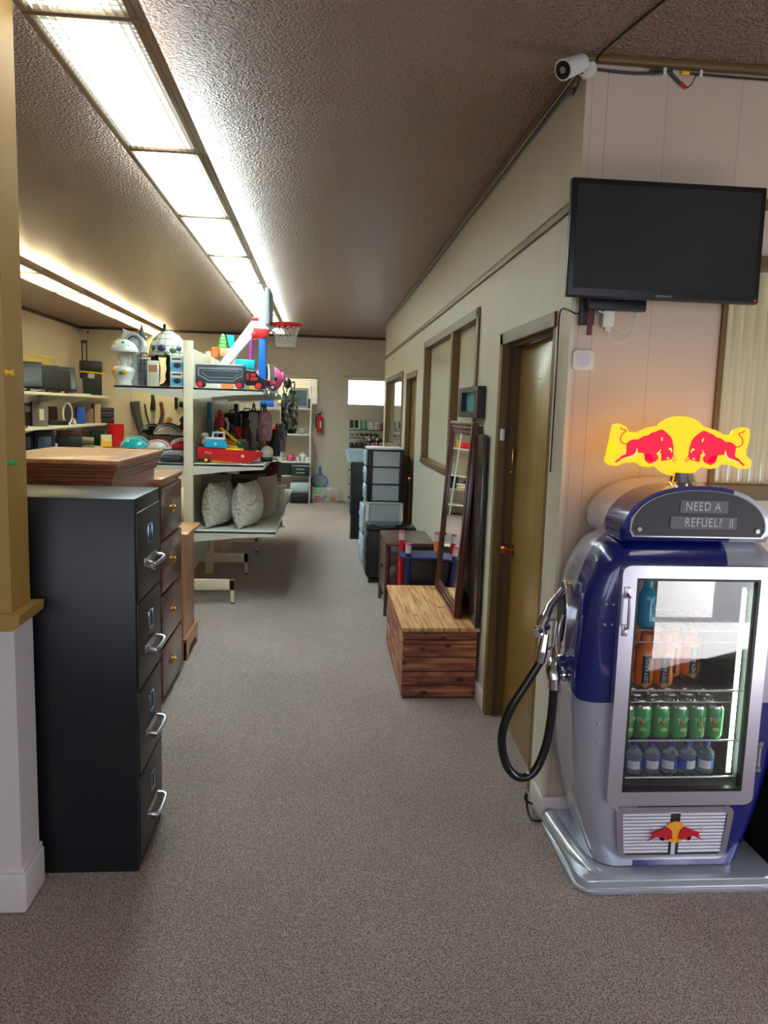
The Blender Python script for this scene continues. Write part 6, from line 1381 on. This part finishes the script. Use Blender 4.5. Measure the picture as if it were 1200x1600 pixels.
t = T('teapot', 'cream teapot with floral band behind the white cups', 'teapot', DP(-.32, DZ[1], 13.56)); m = M(); m.lathe([(0, 0), (.05, 0), (.085, .06), (.07, .12), (.03, .145), (.03, .15), (.012, .17), (0, .175)], n=20); m.obj('pot', PORC, t); m = M(); m.tube([(.08, 0, .05), (.12, 0, .09), (.13, 0, .13)], .012, 8, taper=(1.2, .6)); m.obj('spout', PORC, t); m = M(); m.tube([(-.07, 0, .12), (-.12, 0, .10), (-.11, 0, .05), (-.08, 0, .04)], .007, 6, smooth=3); m.obj('handle', PORC, t); m = M(); m.lathe([(.087, .055), (.0875, .07), (.086, .075)], n=20); m.obj('band', SUNF, t)
m = M(); m.lathe([(0, .176), (.05, .176), (.055, .22), (.03, .25), (0, .25)], n=16); tag(m.obj('sugar_bowl', mat('pale_grey_glaze', (196, 200, 196), .3), loc=DP(-.20, DZ[1]-.1755, 13.54)), 'pale grey covered bowl right of the teapot', 'bowl')
t = T('pink_pot', 'pink jug left of the white cups', 'jug', DP(-.54, DZ[1])); m = M(); m.lathe([(0, 0), (.05, 0), (.075, .05), (.07, .09), (.05, .12), (0, .125)], n=18); m.obj('body', mat('rose_glaze', (206, 84, 116), .3), t); m = M(); m.tube([(.065, 0, .10), (.10, 0, .08), (.07, 0, .03)], .007, 6, smooth=3); m.obj('handle', mat('rose_glaze', (206, 84, 116), .3), t)
m = M(); m.lathe([(0, 0), (.04, 0), (.07, .05), (.066, .05), (.036, .006), (0, .006)], n=18); tag(m.obj('pale_bowl', ICE, loc=DP(-.70, DZ[1])), 'pale blue bowl left of the pink jug', 'bowl')
for k in range(4):
    m = M(); m.lathe([(0, 0), (.035, 0), (.04, .08), (.02, .11), (.022, .15), (0, .15)], n=12); tag(m.obj('jar', [GREY, mat('teal_glass', (60, 120, 130), .2), LGREY, DARK][k], loc=DP(-.62-.1*k, .476)), ['grey', 'teal', 'pale grey', 'dark'][k]+' jar on the low dish shelf behind the basket, '+ORD[k]+' from the right', 'jar')
t = T('file_box', 'dark green metal file box with a white label holder on the dish shelves', 'file box', DP(-.36, .4755)); m = M(); m.box(-.155, .155, -.16, .16, 0, .215, .006); m.obj('body', mat('bottle_green', (18, 48, 42), .4), t); m = M(); m.box(-.157, .157, -.168, -.161, .17, .18); m.box(-.07, .07, -.17, -.161, .11, .12); m.box(-.07, .07, -.17, -.161, .05, .06); m.obj('white_trims', WHITE, t)
t = T('file_box', 'second dark green box left of the labelled green box', 'file box', DP(-.66, .4755, 13.50)); m = M(); m.box(-.12, .12, -.14, .14, 0, .20, .006); m.obj('body', mat('bottle_green', (18, 48, 42), .4), t)
t = T('plastic_tray', 'pale blue plastic tray under the green file box', 'tray', DP(-.37, DZ[0])); m = M(); m.box(-.16, .16, -.17, .17, 0, .16, .02); m.obj('tray', mat('pale_tray', (176, 196, 204), .4), t)
t = T('low_bin', 'black low bin on the floor under the dish shelves', 'bin', (-.36, 13.42, 0)); m = M(); m.box(-.16, .14, -.17, .17, 0, .165, .01); m.obj('bin_body', BLACK, t)
t = T('folded_towel', 'folded yellow and white towel left of the green boxes', 'towel', DP(-.86, .4755)); m = M(); m.box(-.10, .10, -.12, .12, 0, .06, .025); m.obj('yellow_fold', mat('straw_towel', (222, 196, 140), .9), t); m = M(); m.box(-.09, .11, -.11, .11, .061, .10, .018); m.obj('white_fold', WHITE, t)
# fire extinguisher, basket, net
fx = T('fire_extinguisher', 'red fire extinguisher hanging on the far wall right of the dish shelves', 'fire extinguisher', (-.045, YB-.08, 1.22))
m = M(); m.lathe([(0, 0), (.048, 0), (.054, .01), (.054, .24), (.04, .28), (.018, .30), (0, .30)], n=20); m.obj('cylinder', mat('extinguisher_red', (196, 24, 30), .3, coat=.4), fx)
m = M(); m.box(-.018, .018, -.018, .018, .30, .33, .004); m.tube([(-.01, -.01, .335), (.03, -.02, .36), (.05, -.03, .355)], .007, 6); m.tube([(-.01, -.01, .325), (.035, -.03, .325)], .006, 6); m.tube([(-.015, 0, .32), (-.055, 0, .30), (-.068, -.01, .2), (-.065, -.01, .08)], .009, 6, smooth=3); m.obj('valve_and_hose', BLACK, fx)
m = M(); m.prism([(-.0, .08), (.03, .08), (.03, .20), (.0, .20)], -.0555, -.050); m.obj('label', mat('pale_label', (220, 205, 195), .5), fx)
m = M(); m.box(-.02, .02, .045, .079, .10, .30, .003); m.obj('wall_bracket', BLACK, fx)
bs = T('wire_bin', 'white wire bin of toys on the floor by the far wall', 'bin', (.075, 13.52, 0)); m = M(); q = .225
for k in range(7): z = .01+.24*k/6; m.tube([(-q, -.12, z), (q, -.12, z), (q, .12, z), (-q, .12, z), (-q, -.12, z)], .0045, 5)
for k in range(13): x = -q+2*q*k/12; m.cyl((x, -.12, 0), (x, -.12, .25), .0035, n=5); m.cyl((x, .12, 0), (x, .12, .25), .0035, n=5)
for k in range(5): y = -.12+.24*k/4; m.cyl((-q, y, 0), (-q, y, .25), .0035, n=5); m.cyl((q, y, 0), (q, y, .25), .0035, n=5)
m.obj('basket', WHITE, bs, smooth=0)
tc = [(LIME, 'lime green'), (WHITE, 'white'), (RED, 'red'), (ORANGE, 'orange'), (TEAL, 'teal'), (mat('coral_toy', (225, 110, 90), .5), 'coral')]
sl = [(-.13, 0, .20, .075, 0), (.07, .02, .20, .07, 1), (-.14, -.03, .07, .06, 2), (.14, -.02, .06, .055, 3), (.0, -.03, .10, .05, 4), (-.03, .06, .055, .05, 5)]
for x, y, z, r_, c in sl: m = M(); m.sph((x, y, z), (r_, r_*.7, r_*.8), 14); m.sph((x+r_*.7, y, z+r_*.3), r_*.4, 10); tag(m.obj('small_toy', tc[c][0], loc=(.075, 13.52, 0)), tc[c][1]+' toy inside the white wire bin', 'toy', 'toys in the wire bin')
nt_ = T('landing_net', 'blue landing net leaning on the far wall behind the wire bin', 'net', (-.03, YB-.06, 0)); m = M(); m.tube([(.14*math.cos(a), 0, .36+.11*math.sin(a)) for a in [2*PI*k/28 for k in range(29)]], .010, 6); m.cyl((0, 0, .47), (0, .02, .62), .013, n=8); m.tube([(-.13, 0, .32), (-.11, 0, .26), (.11, 0, .26), (.13, 0, .32)], .008, 6); m.obj('hoop_and_handle', BLUE, nt_)
m = M()
for k in range(-5, 6): w_ = math.sqrt(max(0, 1-(k/6)**2)); m.cyl((.135*k/6, .004, .36-.10*w_), (.135*k/6, .004, .36+.10*w_), .002, n=4); m.cyl((-.135*w_, .004, .36+.105*k/6), (.135*w_, .004, .36+.105*k/6), .002, n=4)
m.obj('mesh', mat('pale_mesh', (150, 165, 175), .6), nt_, smooth=0)
# small camera in the far left corner
cam2 = T('security_camera', 'small white security camera in the far left corner of the ceiling', 'security camera', (-4.0, 13.6, 2.82)); m = M(); m.cyl((0, 0, 0), (.05, -.09, -.03), .028, n=14); m.obj('body', WHITE, cam2); m = M(); m.cyl((0, 0, 0), (-.10, .1, .03), .014, n=8); m.obj('mount', WHITE, cam2); m = M(); m.cyl((.05, -.09, -.03), (.054, -.097, -.032), .022, n=14); m.obj('lens', BLACK, cam2)
